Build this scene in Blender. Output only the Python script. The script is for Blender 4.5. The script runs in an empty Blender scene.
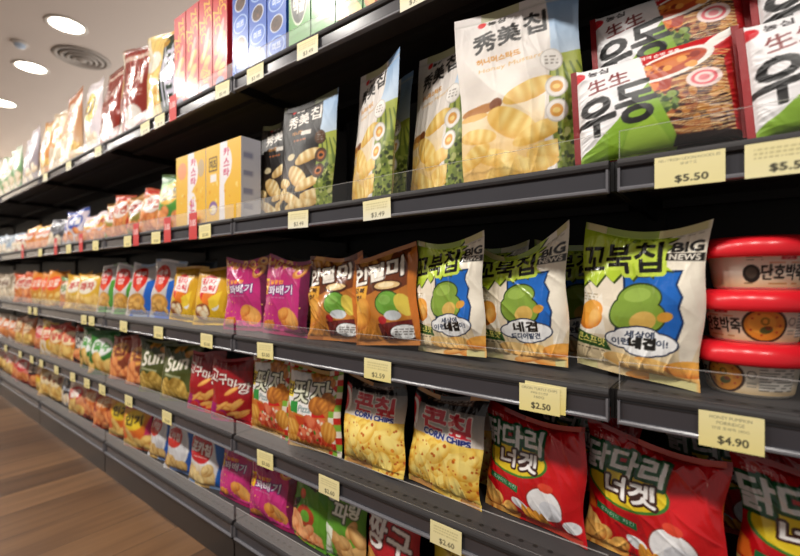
import bpy, math, random
import numpy as np

C = bpy.context.scene.collection
PI = math.pi
R = math.radians

# ----------------------------------------------------------------- colours
def hx(h):
    h = h.lstrip('#')
    return np.array([int(h[i:i + 2], 16) / 255 for i in (0, 2, 4)])

def lin(h):
    c = hx(h)
    c = np.where(c <= .04045, c / 12.92, ((c + .055) / 1.055) ** 2.4)
    return (float(c[0]), float(c[1]), float(c[2]), 1)

# ----------------------------------------------------------------- lettering
_tc = {}
def text_tris(s):
    if s in _tc: return _tc[s]
    cu = bpy.data.curves.new('lettering', 'FONT'); cu.body = s; cu.resolution_u = 3
    ob = bpy.data.objects.new('lettering', cu); C.objects.link(ob)
    dg = bpy.context.evaluated_depsgraph_get(); dg.update()
    me = ob.evaluated_get(dg).to_mesh()
    me.calc_loop_triangles()
    n = len(me.vertices)
    co = np.zeros(n * 3); me.vertices.foreach_get('co', co); co = co.reshape(-1, 3)[:, :2]
    tr = np.zeros(len(me.loop_triangles) * 3, np.int32); me.loop_triangles.foreach_get('vertices', tr)
    tr = tr.reshape(-1, 3)
    ob.evaluated_get(dg).to_mesh_clear()
    bpy.data.objects.remove(ob); bpy.data.curves.remove(cu)
    mn, mx = co.min(0), co.max(0)
    asp = (mx[0] - mn[0]) / max(1e-6, mx[1] - mn[1])
    co = (co - mn) / np.maximum(1e-6, mx - mn) - .5
    _tc[s] = (co, tr, asp)
    return _tc[s]

def dilate(m, r):
    if r < .5: return m
    ys, xs = np.where(m.any(1))[0], np.where(m.any(0))[0]
    if len(ys) == 0: return m
    k = int(round(r)); Hh, Ww = m.shape
    y0, y1 = max(0, ys[0] - k - 1), min(Hh, ys[-1] + k + 2); x0, x1 = max(0, xs[0] - k - 1), min(Ww, xs[-1] + k + 2)
    c = m[y0:y1, x0:x1].copy()
    for i in range(k):
        d = c.copy()
        d[1:] |= c[:-1]; d[:-1] |= c[1:]; d[:, 1:] |= c[:, :-1]; d[:, :-1] |= c[:, 1:]
        if i % 2:
            d[1:, 1:] |= c[:-1, :-1]; d[:-1, 1:] |= c[1:, :-1]; d[1:, :-1] |= c[:-1, 1:]; d[:-1, :-1] |= c[1:, 1:]
        c = d
    out = m.copy(); out[y0:y1, x0:x1] = c
    return out

# ----------------------------------------------------------------- printed artwork, one colour per mesh vertex
class Art:
    """x to the right and y up, both 0..1 over the face; sampled at the vertices of the printed face"""
    def __init__(s, nu, nv, W, H, base='#ffffff', ss=3, seed=1):
        s.nu, s.nv, s.ss = nu, nv, ss
        s.w, s.h = nu * ss, nv * ss
        s.W, s.H = W, H
        s.a = np.zeros((s.h, s.w, 3)); s.a[:] = hx(base)
        s.X, s.Y = np.meshgrid((np.arange(s.w) + .5) / s.w, (np.arange(s.h) + .5) / s.h)
        s.r = random.Random(seed)
        s.clip = None
    def put(s, m, col, al=1.0):
        if s.clip is not None: m = m & s.clip
        c = hx(col) if isinstance(col, str) else col
        s.a[m] = s.a[m] * (1 - al) + c * al
    def grad(s, c0, c1, y0=0, y1=1, x0=0, x1=1):
        t = np.clip((s.Y - y0) / (y1 - y0), 0, 1)[..., None]
        g = hx(c0) * (1 - t) + hx(c1) * t
        m = (s.Y >= y0) & (s.Y <= y1) & (s.X >= x0) & (s.X <= x1)
        if s.clip is not None: m &= s.clip
        s.a[m] = g[m]
    def rect(s, x0, y0, x1, y1, col, al=1):
        s.put((s.X >= x0) & (s.X <= x1) & (s.Y >= y0) & (s.Y <= y1), col, al)
    def poly(s, pts, col, al=1):
        m = np.zeros(s.X.shape, bool); n = len(pts)
        for i in range(n):
            (xa, ya), (xb, yb) = pts[i], pts[(i + 1) % n]
            if ya == yb: continue
            c = ((ya > s.Y) != (yb > s.Y)) & (s.X < (xb - xa) * (s.Y - ya) / (yb - ya) + xa)
            m ^= c
        s.put(m, col, al)
    def _el(s, cx, cy, rx, ry, rot):
        k = s.H / s.W; m = max(rx, ry * k) + 2 / s.w
        x0, x1 = max(0, int((cx - m) * s.w)), min(s.w, int((cx + m) * s.w) + 1)
        y0, y1 = max(0, int((cy - m / k) * s.h)), min(s.h, int((cy + m / k) * s.h) + 1)
        if x1 <= x0 or y1 <= y0: return None
        sl = (slice(y0, y1), slice(x0, x1))
        dx = s.X[sl] - cx; dy = (s.Y[sl] - cy) * k; c, q = math.cos(R(rot)), math.sin(R(rot))
        return sl, (dx * c + dy * q) / rx, (-dx * q + dy * c) / (ry * k)
    def _put(s, sl, m, c, al=1.0):
        if s.clip is not None: m = m & s.clip[sl]
        v = s.a[sl]
        v[m] = v[m] * (1 - al) + (c if c.ndim == 1 else c[m]) * al
    def ell(s, cx, cy, rx, ry, col, rot=0, al=1):
        e = s._el(cx, cy, rx, ry, rot)
        if e: s._put(e[0], e[1] ** 2 + e[2] ** 2 < 1, hx(col), al)
    def ring(s, cx, cy, rx, ry, col, t=.85, rot=0):
        e = s._el(cx, cy, rx, ry, rot)
        if e:
            d = e[1] ** 2 + e[2] ** 2; s._put(e[0], (d < 1) & (d > t * t), hx(col))
    def chip(s, cx, cy, rx, ry, rot=0, hi='#f6cf62', lo='#c77f23', stripes=0):
        e = s._el(cx, cy, rx, ry, rot)
        if not e: return
        sl, a, b = e; d = a * a + b * b
        t = np.clip(1.05 - d * .55 + .35 * b + .12 * np.sin(3 * a + 2 * b), 0, 1)
        if stripes: t = np.clip(t * (.72 + .28 * np.sin(a * stripes)), 0, 1)
        s._put(sl, d < 1, hx(lo) * (1 - t[..., None]) + hx(hi) * t[..., None])
    def chips(s, x0, y0, x1, y1, n, size=.12, hi='#f6cf62', lo='#c77f23', stripes=0, el=.6):
        for i in range(n):
            x = s.r.uniform(x0, x1); y = s.r.uniform(y0, y1); z = size * s.r.uniform(.7, 1.2)
            s.chip(x, y, z, z * el * s.W / s.H * s.r.uniform(.8, 1.3), s.r.uniform(-60, 60), hi, lo, stripes)
    def dots(s, x0, y0, x1, y1, n, size, cols):
        for i in range(n):
            z = size * s.r.uniform(.5, 1.3)
            s.ell(s.r.uniform(x0, x1), s.r.uniform(y0, y1), z, z * s.W / s.H * s.r.uniform(.5, 1.2), s.r.choice(cols), s.r.uniform(0, 180))
    def text(s, t, cx, cy, w=None, h=None, col='#000000', rot=0, out=None, ow=.012, bold=0, shear=0, out2=None, ow2=.02, sh=None):
        co, tr, asp = text_tris(t)
        if h is None: h = w / asp * s.W / s.H
        if w is None: w = h * asp * s.H / s.W
        P = co * np.array([w * s.w, h * s.h])
        P[:, 0] += shear * P[:, 1]
        c, q = math.cos(R(rot)), math.sin(R(rot))
        P = np.stack([P[:, 0] * c - P[:, 1] * q + cx * s.w, P[:, 0] * q + P[:, 1] * c + cy * s.h], 1)
        m = np.zeros((s.h, s.w), bool)
        for i, j, k in tr:
            A, B, D = P[i], P[j], P[k]
            x0 = max(0, int(min(A[0], B[0], D[0]))); x1 = min(s.w, int(max(A[0], B[0], D[0])) + 2)
            y0 = max(0, int(min(A[1], B[1], D[1]))); y1 = min(s.h, int(max(A[1], B[1], D[1])) + 2)
            if x1 <= x0 or y1 <= y0: continue
            yy, xx = np.mgrid[y0:y1, x0:x1]; xx = xx + .5; yy = yy + .5
            e0 = (B[0] - A[0]) * (yy - A[1]) - (B[1] - A[1]) * (xx - A[0])
            e1 = (D[0] - B[0]) * (yy - B[1]) - (D[1] - B[1]) * (xx - B[0])
            e2 = (A[0] - D[0]) * (yy - D[1]) - (A[1] - D[1]) * (xx - D[0])
            m[y0:y1, x0:x1] |= ((e0 >= 0) & (e1 >= 0) & (e2 >= 0)) | ((e0 <= 0) & (e1 <= 0) & (e2 <= 0))
        m = dilate(m, bold * .55 * s.w)
        if out2: s.put(dilate(m, ow2 * s.w), out2)
        if sh:
            d = int(.018 * s.w); s.put(dilate(np.roll(np.roll(m, d, 1), -d, 0), .01 * s.w), sh)
        if out: s.put(dilate(m, ow * s.w), out)
        s.put(m, col)
    def lines(s, x0, y0, x1, y1, n, col, fill=.8):
        """rows of fine print too small to read"""
        dy = (y1 - y0) / n
        for i in range(n):
            x = x0
            while x < x1:
                l = s.r.uniform(.02, .07)
                s.rect(x, y0 + i * dy + dy * .25, min(x1, x + l), y0 + i * dy + dy * .7, col, fill)
                x += l + .02
    def cells(s):
        return s.a.reshape(s.nv, s.ss, s.nu, s.ss, 3).mean((1, 3))

# ----------------------------------------------------------------- materials
def nodes(name):
    m = bpy.data.materials.new(name); m.use_nodes = True
    nt = m.node_tree
    return m, nt, nt.nodes['Principled BSDF']

def film(name, rough, bump=.12, scale=45, coat=0.0, spec=.5):
    m, nt, b = nodes(name)
    a = nt.nodes.new('ShaderNodeAttribute'); a.attribute_name = 'print'
    nt.links.new(a.outputs['Color'], b.inputs['Base Color'])
    tc = nt.nodes.new('ShaderNodeTexCoord')
    n = nt.nodes.new('ShaderNodeTexNoise'); n.inputs['Scale'].default_value = scale; n.inputs['Detail'].default_value = 3
    nt.links.new(tc.outputs['Object'], n.inputs['Vector'])
    bp = nt.nodes.new('ShaderNodeBump'); bp.inputs['Strength'].default_value = bump; bp.inputs['Distance'].default_value = .01
    nt.links.new(n.outputs['Fac'], bp.inputs['Height']); nt.links.new(bp.outputs['Normal'], b.inputs['Normal'])
    b.inputs['Roughness'].default_value = rough
    b.inputs['Coat Weight'].default_value = coat; b.inputs['Coat Roughness'].default_value = .12
    b.inputs['Specular IOR Level'].default_value = spec
    return m

def plain(name, col, rough=.5, metal=0.0, noise=.08, scale=30, bump=0.0, spec=.5):
    m, nt, b = nodes(name)
    tc = nt.nodes.new('ShaderNodeTexCoord')
    n = nt.nodes.new('ShaderNodeTexNoise'); n.inputs['Scale'].default_value = scale; n.inputs['Detail'].default_value = 4
    nt.links.new(tc.outputs['Object'], n.inputs['Vector'])
    mx = nt.nodes.new('ShaderNodeMix'); mx.data_type = 'RGBA'
    c = lin(col)
    mx.inputs[6].default_value = tuple(x * (1 - noise) for x in c[:3]) + (1,)
    mx.inputs[7].default_value = tuple(min(1, x * (1 + noise)) for x in c[:3]) + (1,)
    nt.links.new(n.outputs['Fac'], mx.inputs[0]); nt.links.new(mx.outputs[2], b.inputs['Base Color'])
    b.inputs['Roughness'].default_value = rough; b.inputs['Metallic'].default_value = metal
    b.inputs['Specular IOR Level'].default_value = spec
    if bump:
        bp = nt.nodes.new('ShaderNodeBump'); bp.inputs['Strength'].default_value = bump; bp.inputs['Distance'].default_value = .005
        nt.links.new(n.outputs['Fac'], bp.inputs['Height']); nt.links.new(bp.outputs['Normal'], b.inputs['Normal'])
    return m

def glow(name, col, s):
    m, nt, b = nodes(name)
    b.inputs['Base Color'].default_value = lin(col)
    b.inputs['Emission Color'].default_value = lin(col); b.inputs['Emission Strength'].default_value = s
    return m

def clear_plastic(name, fac, tint='#ffffff'):
    m = bpy.data.materials.new(name); m.use_nodes = True; nt = m.node_tree; nt.nodes.clear()
    o = nt.nodes.new('ShaderNodeOutputMaterial'); mix = nt.nodes.new('ShaderNodeMixShader')
    t = nt.nodes.new('ShaderNodeBsdfTransparent'); g = nt.nodes.new('ShaderNodeBsdfPrincipled')
    g.inputs['Base Color'].default_value = lin(tint); g.inputs['Roughness'].default_value = .18
    fr = nt.nodes.new('ShaderNodeFresnel'); fr.inputs['IOR'].default_value = 1.22
    ad = nt.nodes.new('ShaderNodeMath'); ad.operation = 'MULTIPLY_ADD'; ad.inputs[1].default_value = .22; ad.inputs[2].default_value = fac; ad.use_clamp = True
    nt.links.new(fr.outputs[0], ad.inputs[0]); nt.links.new(ad.outputs[0], mix.inputs[0])
    nt.links.new(t.outputs[0], mix.inputs[1]); nt.links.new(g.outputs[0], mix.inputs[2]); nt.links.new(mix.outputs[0], o.inputs[0])
    return m

M = dict(
    film=film('printed_film', .26, .18, 38),
    foil=film('printed_foil', .18, .2, 30, coat=.45),
    matte=film('matte_film', .42, .14, 26),
    carton=film('printed_carton', .30, .03, 60, coat=.15),
    paper=film('tag_paper', .6, .03, 80),
    tub=film('tub_print', .4, .02, 60),
    deck=None,
    rail=plain('rail_plastic', '#3d3c41', .2, 0, .1, 14, spec=.75),
    railbright=plain('lit_rail_plastic', '#6c6b70', .25, 0, .1, 14),  # lighter than the rail; the lip's highlights are put into the colour
    black=plain('black_steel', '#0d0c0c', .55, 0, .2, 20),
    under=plain('underside_steel', '#1a1817', .6, 0, .2, 20),
    kick=plain('kick_steel', '#352e2a', .32, .3, .1, 9),
    redlid=plain('red_plastic', '#e0202c', .28, 0, .05, 40),
    trim=plain('white_trim', '#d8d2cb', .5, 0, .03, 20),
    vent=plain('vent_metal', '#a39a92', .5, .1, .06, 20),
    ventdark=plain('vent_shadow_metal', '#4a443f', .6, .1, .06, 20),
    glow=glow('lamp_diffuser', '#fff4e2', 14),
    sheet=clear_plastic('clear_sheet', .008),
    edge=clear_plastic('clear_sheet_edge', .22, '#d8d6d4'),  # whitened, with the edge highlight put into the material
)

def deck_material():
    m, nt, b = nodes('perforated_deck')
    tc = nt.nodes.new('ShaderNodeTexCoord'); sx = nt.nodes.new('ShaderNodeSeparateXYZ')
    nt.links.new(tc.outputs['Object'], sx.inputs[0])
    def mth(op, a, bb=None):
        n = nt.nodes.new('ShaderNodeMath'); n.operation = op
        for i, v in enumerate((a, bb)):
            if v is None: continue
            if isinstance(v, (int, float)): n.inputs[i].default_value = v
            else: nt.links.new(v, n.inputs[i])
        return n.outputs[0]
    fx = mth('SUBTRACT', mth('PINGPONG', sx.outputs[0], .0125), .00625)
    fy = mth('SUBTRACT', sx.outputs[1], .026)
    d = mth('SQRT', mth('ADD', mth('POWER', mth('SUBTRACT', mth('PINGPONG', sx.outputs[0], .0125), 0.0), 2), mth('POWER', fy, 2)))
    hole = mth('LESS_THAN', d, .0046)
    n = nt.nodes.new('ShaderNodeTexNoise'); n.inputs['Scale'].default_value = 25; nt.links.new(tc.outputs['Object'], n.inputs['Vector'])
    cr = nt.nodes.new('ShaderNodeMix'); cr.data_type = 'RGBA'
    cr.inputs[6].default_value = lin('#383637'); cr.inputs[7].default_value = lin('#3c3a3b'); nt.links.new(n.outputs['Fac'], cr.inputs[0])
    m2 = nt.nodes.new('ShaderNodeMix'); m2.data_type = 'RGBA'; m2.inputs[7].default_value = lin('#0a0909')
    nt.links.new(hole, m2.inputs[0]); nt.links.new(cr.outputs[2], m2.inputs[6]); nt.links.new(m2.outputs[2], b.inputs['Base Color'])
    b.inputs['Roughness'].default_value = .55; b.inputs['Specular IOR Level'].default_value = .25
    return m
M['deck'] = deck_material()

# ----------------------------------------------------------------- mesh helpers
def mesh_np(name, V, F, mat, col=None, smooth=True):
    V = np.asarray(V, float).reshape(-1, 3)
    me = bpy.data.meshes.new(name)
    if isinstance(F, np.ndarray):
        n = len(F); k = F.shape[1]
        me.vertices.add(len(V)); me.vertices.foreach_set('co', V.ravel())
        me.loops.add(n * k); me.loops.foreach_set('vertex_index', F.ravel().astype(np.int32))
        me.polygons.add(n); me.polygons.foreach_set('loop_start', np.arange(0, n * k, k, dtype=np.int32))
        me.update(calc_edges=True)
    else:
        me.from_pydata([tuple(v) for v in V], [], F); me.update()
    me.polygons.foreach_set('use_smooth', np.full(len(me.polygons), smooth))
    if col is not None:
        at = me.attributes.new('print', 'BYTE_COLOR', 'POINT')
        c = np.ones((len(V), 4)); c[:, :3] = np.clip(np.asarray(col).reshape(-1, 3), 0, 1)
        at.data.foreach_set('color_srgb', c.ravel())
    mats = mat if isinstance(mat, (list, tuple)) else [mat]
    for x in mats: me.materials.append(x)
    return me

def ob(name, me, parent=None, loc=(0, 0, 0)):
    o = bpy.data.objects.new(name, me); C.objects.link(o); o.location = loc
    if parent: o.parent = parent
    return o

def empty(name, loc):
    o = bpy.data.objects.new(name, None); o.empty_display_size = .05; o.location = loc; C.objects.link(o); return o

def tag(o, label, cat, group=None):
    o['label'] = label; o['category'] = cat
    if group: o['group'] = group
    return o

def grid_faces(nv, nu, off=0, flip=False):
    i = np.arange(nv * nu).reshape(nv, nu) + off
    f = np.stack([i[:-1, :-1], i[:-1, 1:], i[1:, 1:], i[1:, :-1]], -1).reshape(-1, 4)
    return f[:, ::-1] if flip else f

def box_mesh(name, boxes, mat):
    V = []; F = []
    for (x0, y0, z0, x1, y1, z1) in boxes:
        b = len(V)
        V += [(x0, y0, z0), (x1, y0, z0), (x1, y1, z0), (x0, y1, z0), (x0, y0, z1), (x1, y0, z1), (x1, y1, z1), (x0, y1, z1)]
        F += [[b, b + 3, b + 2, b + 1], [b + 4, b + 5, b + 6, b + 7], [b, b + 1, b + 5, b + 4], [b + 1, b + 2, b + 6, b + 5], [b + 2, b + 3, b + 7, b + 6], [b + 3, b, b + 4, b + 7]]
    return mesh_np(name, V, F, mat, smooth=False)

def extrude_mesh(name, prof, x0, x1, mat):
    """closed (y,z) profile extruded along x"""
    n = len(prof)
    V = [(x0, y, z) for y, z in prof] + [(x1, y, z) for y, z in prof]
    F = [[i, (i + 1) % n, n + (i + 1) % n, n + i] for i in range(n)]
    F += [list(range(n))[::-1], list(range(n, 2 * n))]
    me = mesh_np(name, V, F, mat, smooth=False)
    return me

def lathe(name, prof, seg, mat, col=None, smooth=True, a0=0.0):
    a = a0 + np.arange(seg + 1) / seg * 2 * PI
    P = np.array(prof)
    V = np.stack([np.outer(P[:, 0], np.cos(a)), np.outer(P[:, 0], np.sin(a)), np.outer(P[:, 1], np.ones(seg + 1))], -1)
    return mesh_np(name, V, grid_faces(len(P), seg + 1), mat, col, smooth)

# ----------------------------------------------------------------- packets
def field(rs, U, V, n, lo, hi):
    o = np.zeros_like(U)
    for i in range(n):
        fx, fy = rs.uniform(-hi, hi), rs.uniform(-hi, hi)
        if abs(fx) + abs(fy) < lo: fx += lo
        o += np.sin(2 * PI * (fx * U + fy * V) + rs.uniform(0, 6.28))
    return o / math.sqrt(n)

def ridges(rs, U, V, n, lo, hi):
    o = np.zeros_like(U)
    for i in range(n):
        f = rs.uniform(lo, hi); an = rs.uniform(-.6, .6)
        t = f * (U * math.cos(an) + V * math.sin(an)) + rs.uniform(0, 1)
        t += .15 * np.sin(5 * V + rs.uniform(0, 6))
        o = np.maximum(o, (1 - np.abs(np.sin(PI * t))) ** 3 * rs.uniform(.4, 1))
    return o

def packet_surface(W, H, T, nu, nv, seed, kind='pillow', puff=1.0, crush=1.0, ear=None, skew=0.0):
    rs = random.Random(seed)
    u = np.linspace(0, 1, nu); v = np.linspace(0, 1, nv)
    U, V = np.meshgrid(u, v)
    A = 2 * U - 1
    horiz = kind == 'noodle'
    if kind == 'pouch':
        st, sb = .05, 0.0
        vb = np.clip(V / (1 - st), 0, 1)
        along = np.clip(1 - vb, 0, 1) ** .62
        along = along * (.80 + .2 * np.clip(vb / .2, 0, 1))
        across = np.clip(1 - np.abs(A) ** 2.0, 0, 1) ** .75
        x = W * A / 2 * (1 - .05 * along)
        near_t = np.exp(-(1 - vb) / .10); near_b = np.exp(-vb / .12) * .5
    elif horiz:
        sl = .045
        ub = np.clip((U - sl) / (1 - 2 * sl), 0, 1)
        along = np.clip(4 * ub * (1 - ub), 0, 1) ** .42
        across = np.clip(1 - np.abs(2 * V - 1) ** 2.6, 0, 1) ** .55
        x = W * A / 2
        near_t = np.exp(-ub / .10); near_b = np.exp(-(1 - ub) / .10)
    else:
        st = sb = .05
        vb = np.clip((V - sb) / (1 - st - sb), 0, 1)
        along = (np.clip(vb / .5, 0, 1) ** .42) * (np.clip((1 - vb) / .62, 0, 1) ** .55)
        across = np.clip(1 - np.abs(A) ** 3.0, 0, 1) ** .72
        x = W * A / 2 * (1 - .05 * puff * np.sin(PI * np.clip(vb, 0, 1)) ** .7)
        near_t = np.exp(-(1 - vb) / .13); near_b = np.exp(-vb / .10)
    t = T / 2 * across * along
    if horiz:
        wr = ridges(rs, V, U, 5, 4, 9) - .35
        zz = V - .5; z = H * (.5 + zz * (1 - .07 * along))
    else:
        wr = ridges(rs, U, V, 5, 3, 7) - .35
        z = H * V
    mid = field(rs, U, V * H / W, 5, .7, 2.2)
    fine = ridges(rs, U + .4 * V, V - .4 * U, 3, 2, 4.5) - .3
    edge = np.clip(across * along * 3, 0, 1)
    bump = crush * edge * (.0068 * wr * (near_t + near_b) + .0024 * mid + .0046 * fine * (.45 + near_t))
    wob = crush * .005 * field(rs, U * 0 + (V if horiz else U), U * 0 + .3, 3, .5, 1.3) * ((near_b + near_t) ** 1.5)
    if not horiz:
        x = x + crush * .0022 * np.sin(2 * PI * (1.6 * V + rs.random()))
        z = z + crush * (near_t ** 2) * (.006 * np.sin(2 * PI * (.7 * U + rs.random())) )
        e = rs.uniform(.003, .012) if ear is None else ear
        z = z - e * near_t * (1 - A ** 2) + skew * A * near_t
        x = x + rs.uniform(-.004, .004) * crush * near_t
    F = np.stack([x, -t - bump + wob, z], -1)
    B = np.stack([x, t + .6 * bump + wob, z], -1)
    if horiz: lim = (0, sl, 1 - sl)
    else: lim = (1, sb, 1 - st)
    return F, B, lim

class Kind:
    """one sort of packet: its printed meshes, in a few differently crumpled versions"""
    def __init__(s, name, W, H, T, art, mat='film', kind='pillow', parts=True, versions=2, back=None, seed=1, puff=1, crush=1, cat='snack bag', ear=None, skew=0.0):
        s.name, s.W, s.H, s.T, s.kind, s.cat, s.parts = name, W, H, T, kind, cat, parts
        col = art.cells(); nv, nu = col.shape[:2]
        if back is None: back = (col[:, :2].mean((0, 1)) + col[:, -2:].mean((0, 1))) / 2
        else: back = hx(back)
        s.vers = []
        for k in range(versions):
            F, B, (axis, l0, l1) = packet_surface(W, H, T, nu, nv, seed * 17 + k * 5 + 3, kind, puff, crush, ear, skew)
            step = max(1, nu // 24)
            ids = sorted(set(list(range(0, nu, step)) + [nu - 1]))
            if kind == 'noodle': ids = list(range(nu)); 
            bc = np.zeros((nv, len(ids), 3)); bc[:] = back
            bc[:, 0] = col[:, 0]; bc[:, -1] = col[:, -1]
            Bs = B[:, ids]
            def build(nm, sel):
                if kind == 'noodle': f, c, b2, c2 = F[:, sel], col[:, sel], Bs[:, sel], bc[:, sel]
                else: f, c, b2, c2 = F[sel], col[sel], Bs[sel], bc[sel]
                V = np.concatenate([f.reshape(-1, 3), b2.reshape(-1, 3)])
                cc = np.concatenate([c.reshape(-1, 3), c2.reshape(-1, 3)])
                Fc = np.concatenate([grid_faces(*f.shape[:2]), grid_faces(b2.shape[0], b2.shape[1], f.shape[0] * f.shape[1], True)])
                return mesh_np(nm, V, Fc, M[mat], cc)
            n = nu if kind == 'noodle' else nv
            if parts:
                i0 = max(1, int(round(l0 * (n - 1)))) if l0 > 0 else 0
                i1 = min(n - 2, int(round(l1 * (n - 1))))
                ms = [('bag_body', build(name + '_body', slice(i0, i1 + 1)))]
                nmA, nmB = (('left_seal', 'right_seal') if kind == 'noodle' else ('bottom_seal', 'top_seal'))
                if i0 > 0: ms.append((nmA, build(name + '_seal', slice(0, i0 + 1))))
                ms.append((nmB, build(name + '_seal', slice(i1, n))))
            else:
                ms = [(None, build(name, slice(0, n)))]
            ext = np.concatenate([F.reshape(-1, 3)[::7], Bs.reshape(-1, 3)[::5], F[0], F[-1], Bs[0], Bs[-1]])
            s.vers.append((ms, ext))
        s.first = {}
    def place(s, x, y, z, label, yaw=0, lean=6, roll=0, ver=0, group=None, oname=None):
        ver %= len(s.vers)
        ms, ext = s.vers[ver]
        ry, rl, rr = R(yaw), -R(lean), R(roll)
        Rz = np.array([[math.cos(ry), -math.sin(ry), 0], [math.sin(ry), math.cos(ry), 0], [0, 0, 1]])
        Rx = np.array([[1, 0, 0], [0, math.cos(rl), -math.sin(rl)], [0, math.sin(rl), math.cos(rl)]])
        Ry = np.array([[math.cos(rr), 0, math.sin(rr)], [0, 1, 0], [-math.sin(rr), 0, math.cos(rr)]])
        Mx = Rz @ Rx @ Ry
        zz = (ext @ Mx.T)[:, 2].min()
        from mathutils import Matrix
        eul = Matrix([list(r) for r in Mx]).to_euler()
        nm = oname or s.name
        if ms[0][0] is None:
            root = ob(nm, ms[0][1])
        elif ver not in s.first:
            root = empty(nm, (0, 0, 0)); s.first[ver] = root
            for pn, me in ms: ob(pn, me, root)
        else:
            src = s.first[ver]; root = src.copy(); C.objects.link(root); root.name = nm
            for k in ('label', 'group', 'category'):
                if k in root: del root[k]
            for ch in list(src.children):
                c2 = ch.copy(); C.objects.link(c2); c2.parent = root
        root.location = (x, y, z - zz + .0006); root.rotation_euler = eul
        tag(root, label, s.cat, group)
        return root

class Carton:
    def __init__(s, name, W, H, D, art, side='#d0d0d0', side_art=None, cat='biscuit box', top=None):
        s.name, s.cat = name, cat
        s.W, s.H, s.D = W, H, D
        col = art.cells(); nv, nu = col.shape[:2]
        x, z = np.meshgrid(np.linspace(-W / 2, W / 2, nu), np.linspace(0, H, nv))
        e = .0015
        Vs = [np.stack([x, np.full_like(x, -D / 2), z], -1).reshape(-1, 3)]; Cs = [col.reshape(-1, 3)]
        Fs = [grid_faces(nv, nu)]; off = nu * nv
        def panel(P00, P10, P11, P01, c, n=2, m=2):
            nonlocal off
            a, b = np.meshgrid(np.linspace(0, 1, n), np.linspace(0, 1, m))
            P = [np.array(p, float) for p in (P00, P10, P11, P01)]
            V = ((1 - a) * (1 - b))[..., None] * P[0] + (a * (1 - b))[..., None] * P[1] + (a * b)[..., None] * P[2] + ((1 - a) * b)[..., None] * P[3]
            Vs.append(V.reshape(-1, 3)); Fs.append(grid_faces(m, n, off)); off += n * m
            Cs.append((np.zeros((m, n, 3)) + c).reshape(-1, 3))
        h, d = W / 2, D / 2
        if side_art is not None:
            c = side_art.cells(); panel((h, -d, 0), (h, d, 0), (h, d, H), (h, -d, H), c, c.shape[1], c.shape[0])
        else: panel((h, -d, 0), (h, d, 0), (h, d, H), (h, -d, H), hx(side))
        panel((-h, d, 0), (-h, -d, 0), (-h, -d, H), (-h, d, H), hx(side))
        panel((h, d, 0), (-h, d, 0), (-h, d, H), (h, d, H), hx(side))
        panel((-h, -d, H), (h, -d, H), (h, d, H), (-h, d, H), hx(top or side))
        panel((-h, d, 0), (h, d, 0), (h, -d, 0), (-h, -d, 0), hx(side))
        s.me = mesh_np(name, np.concatenate(Vs), np.concatenate(Fs), M['carton'], np.concatenate(Cs), smooth=False)
    def place(s, x, y, z, label, yaw=0, group=None):
        o = ob(s.name, s.me, None, (x, y, z + .0006)); o.rotation_euler = (0, 0, R(yaw))
        return tag(o, label, s.cat, group)

def dims(W, H, nu):
    return nu, max(4, int(round(nu * H / W)))
def canvas(W, H, nu, base, seed=1, ss=3):
    a, b = dims(W, H, nu)
    return Art(a, b, W, H, base, ss, seed)

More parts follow.
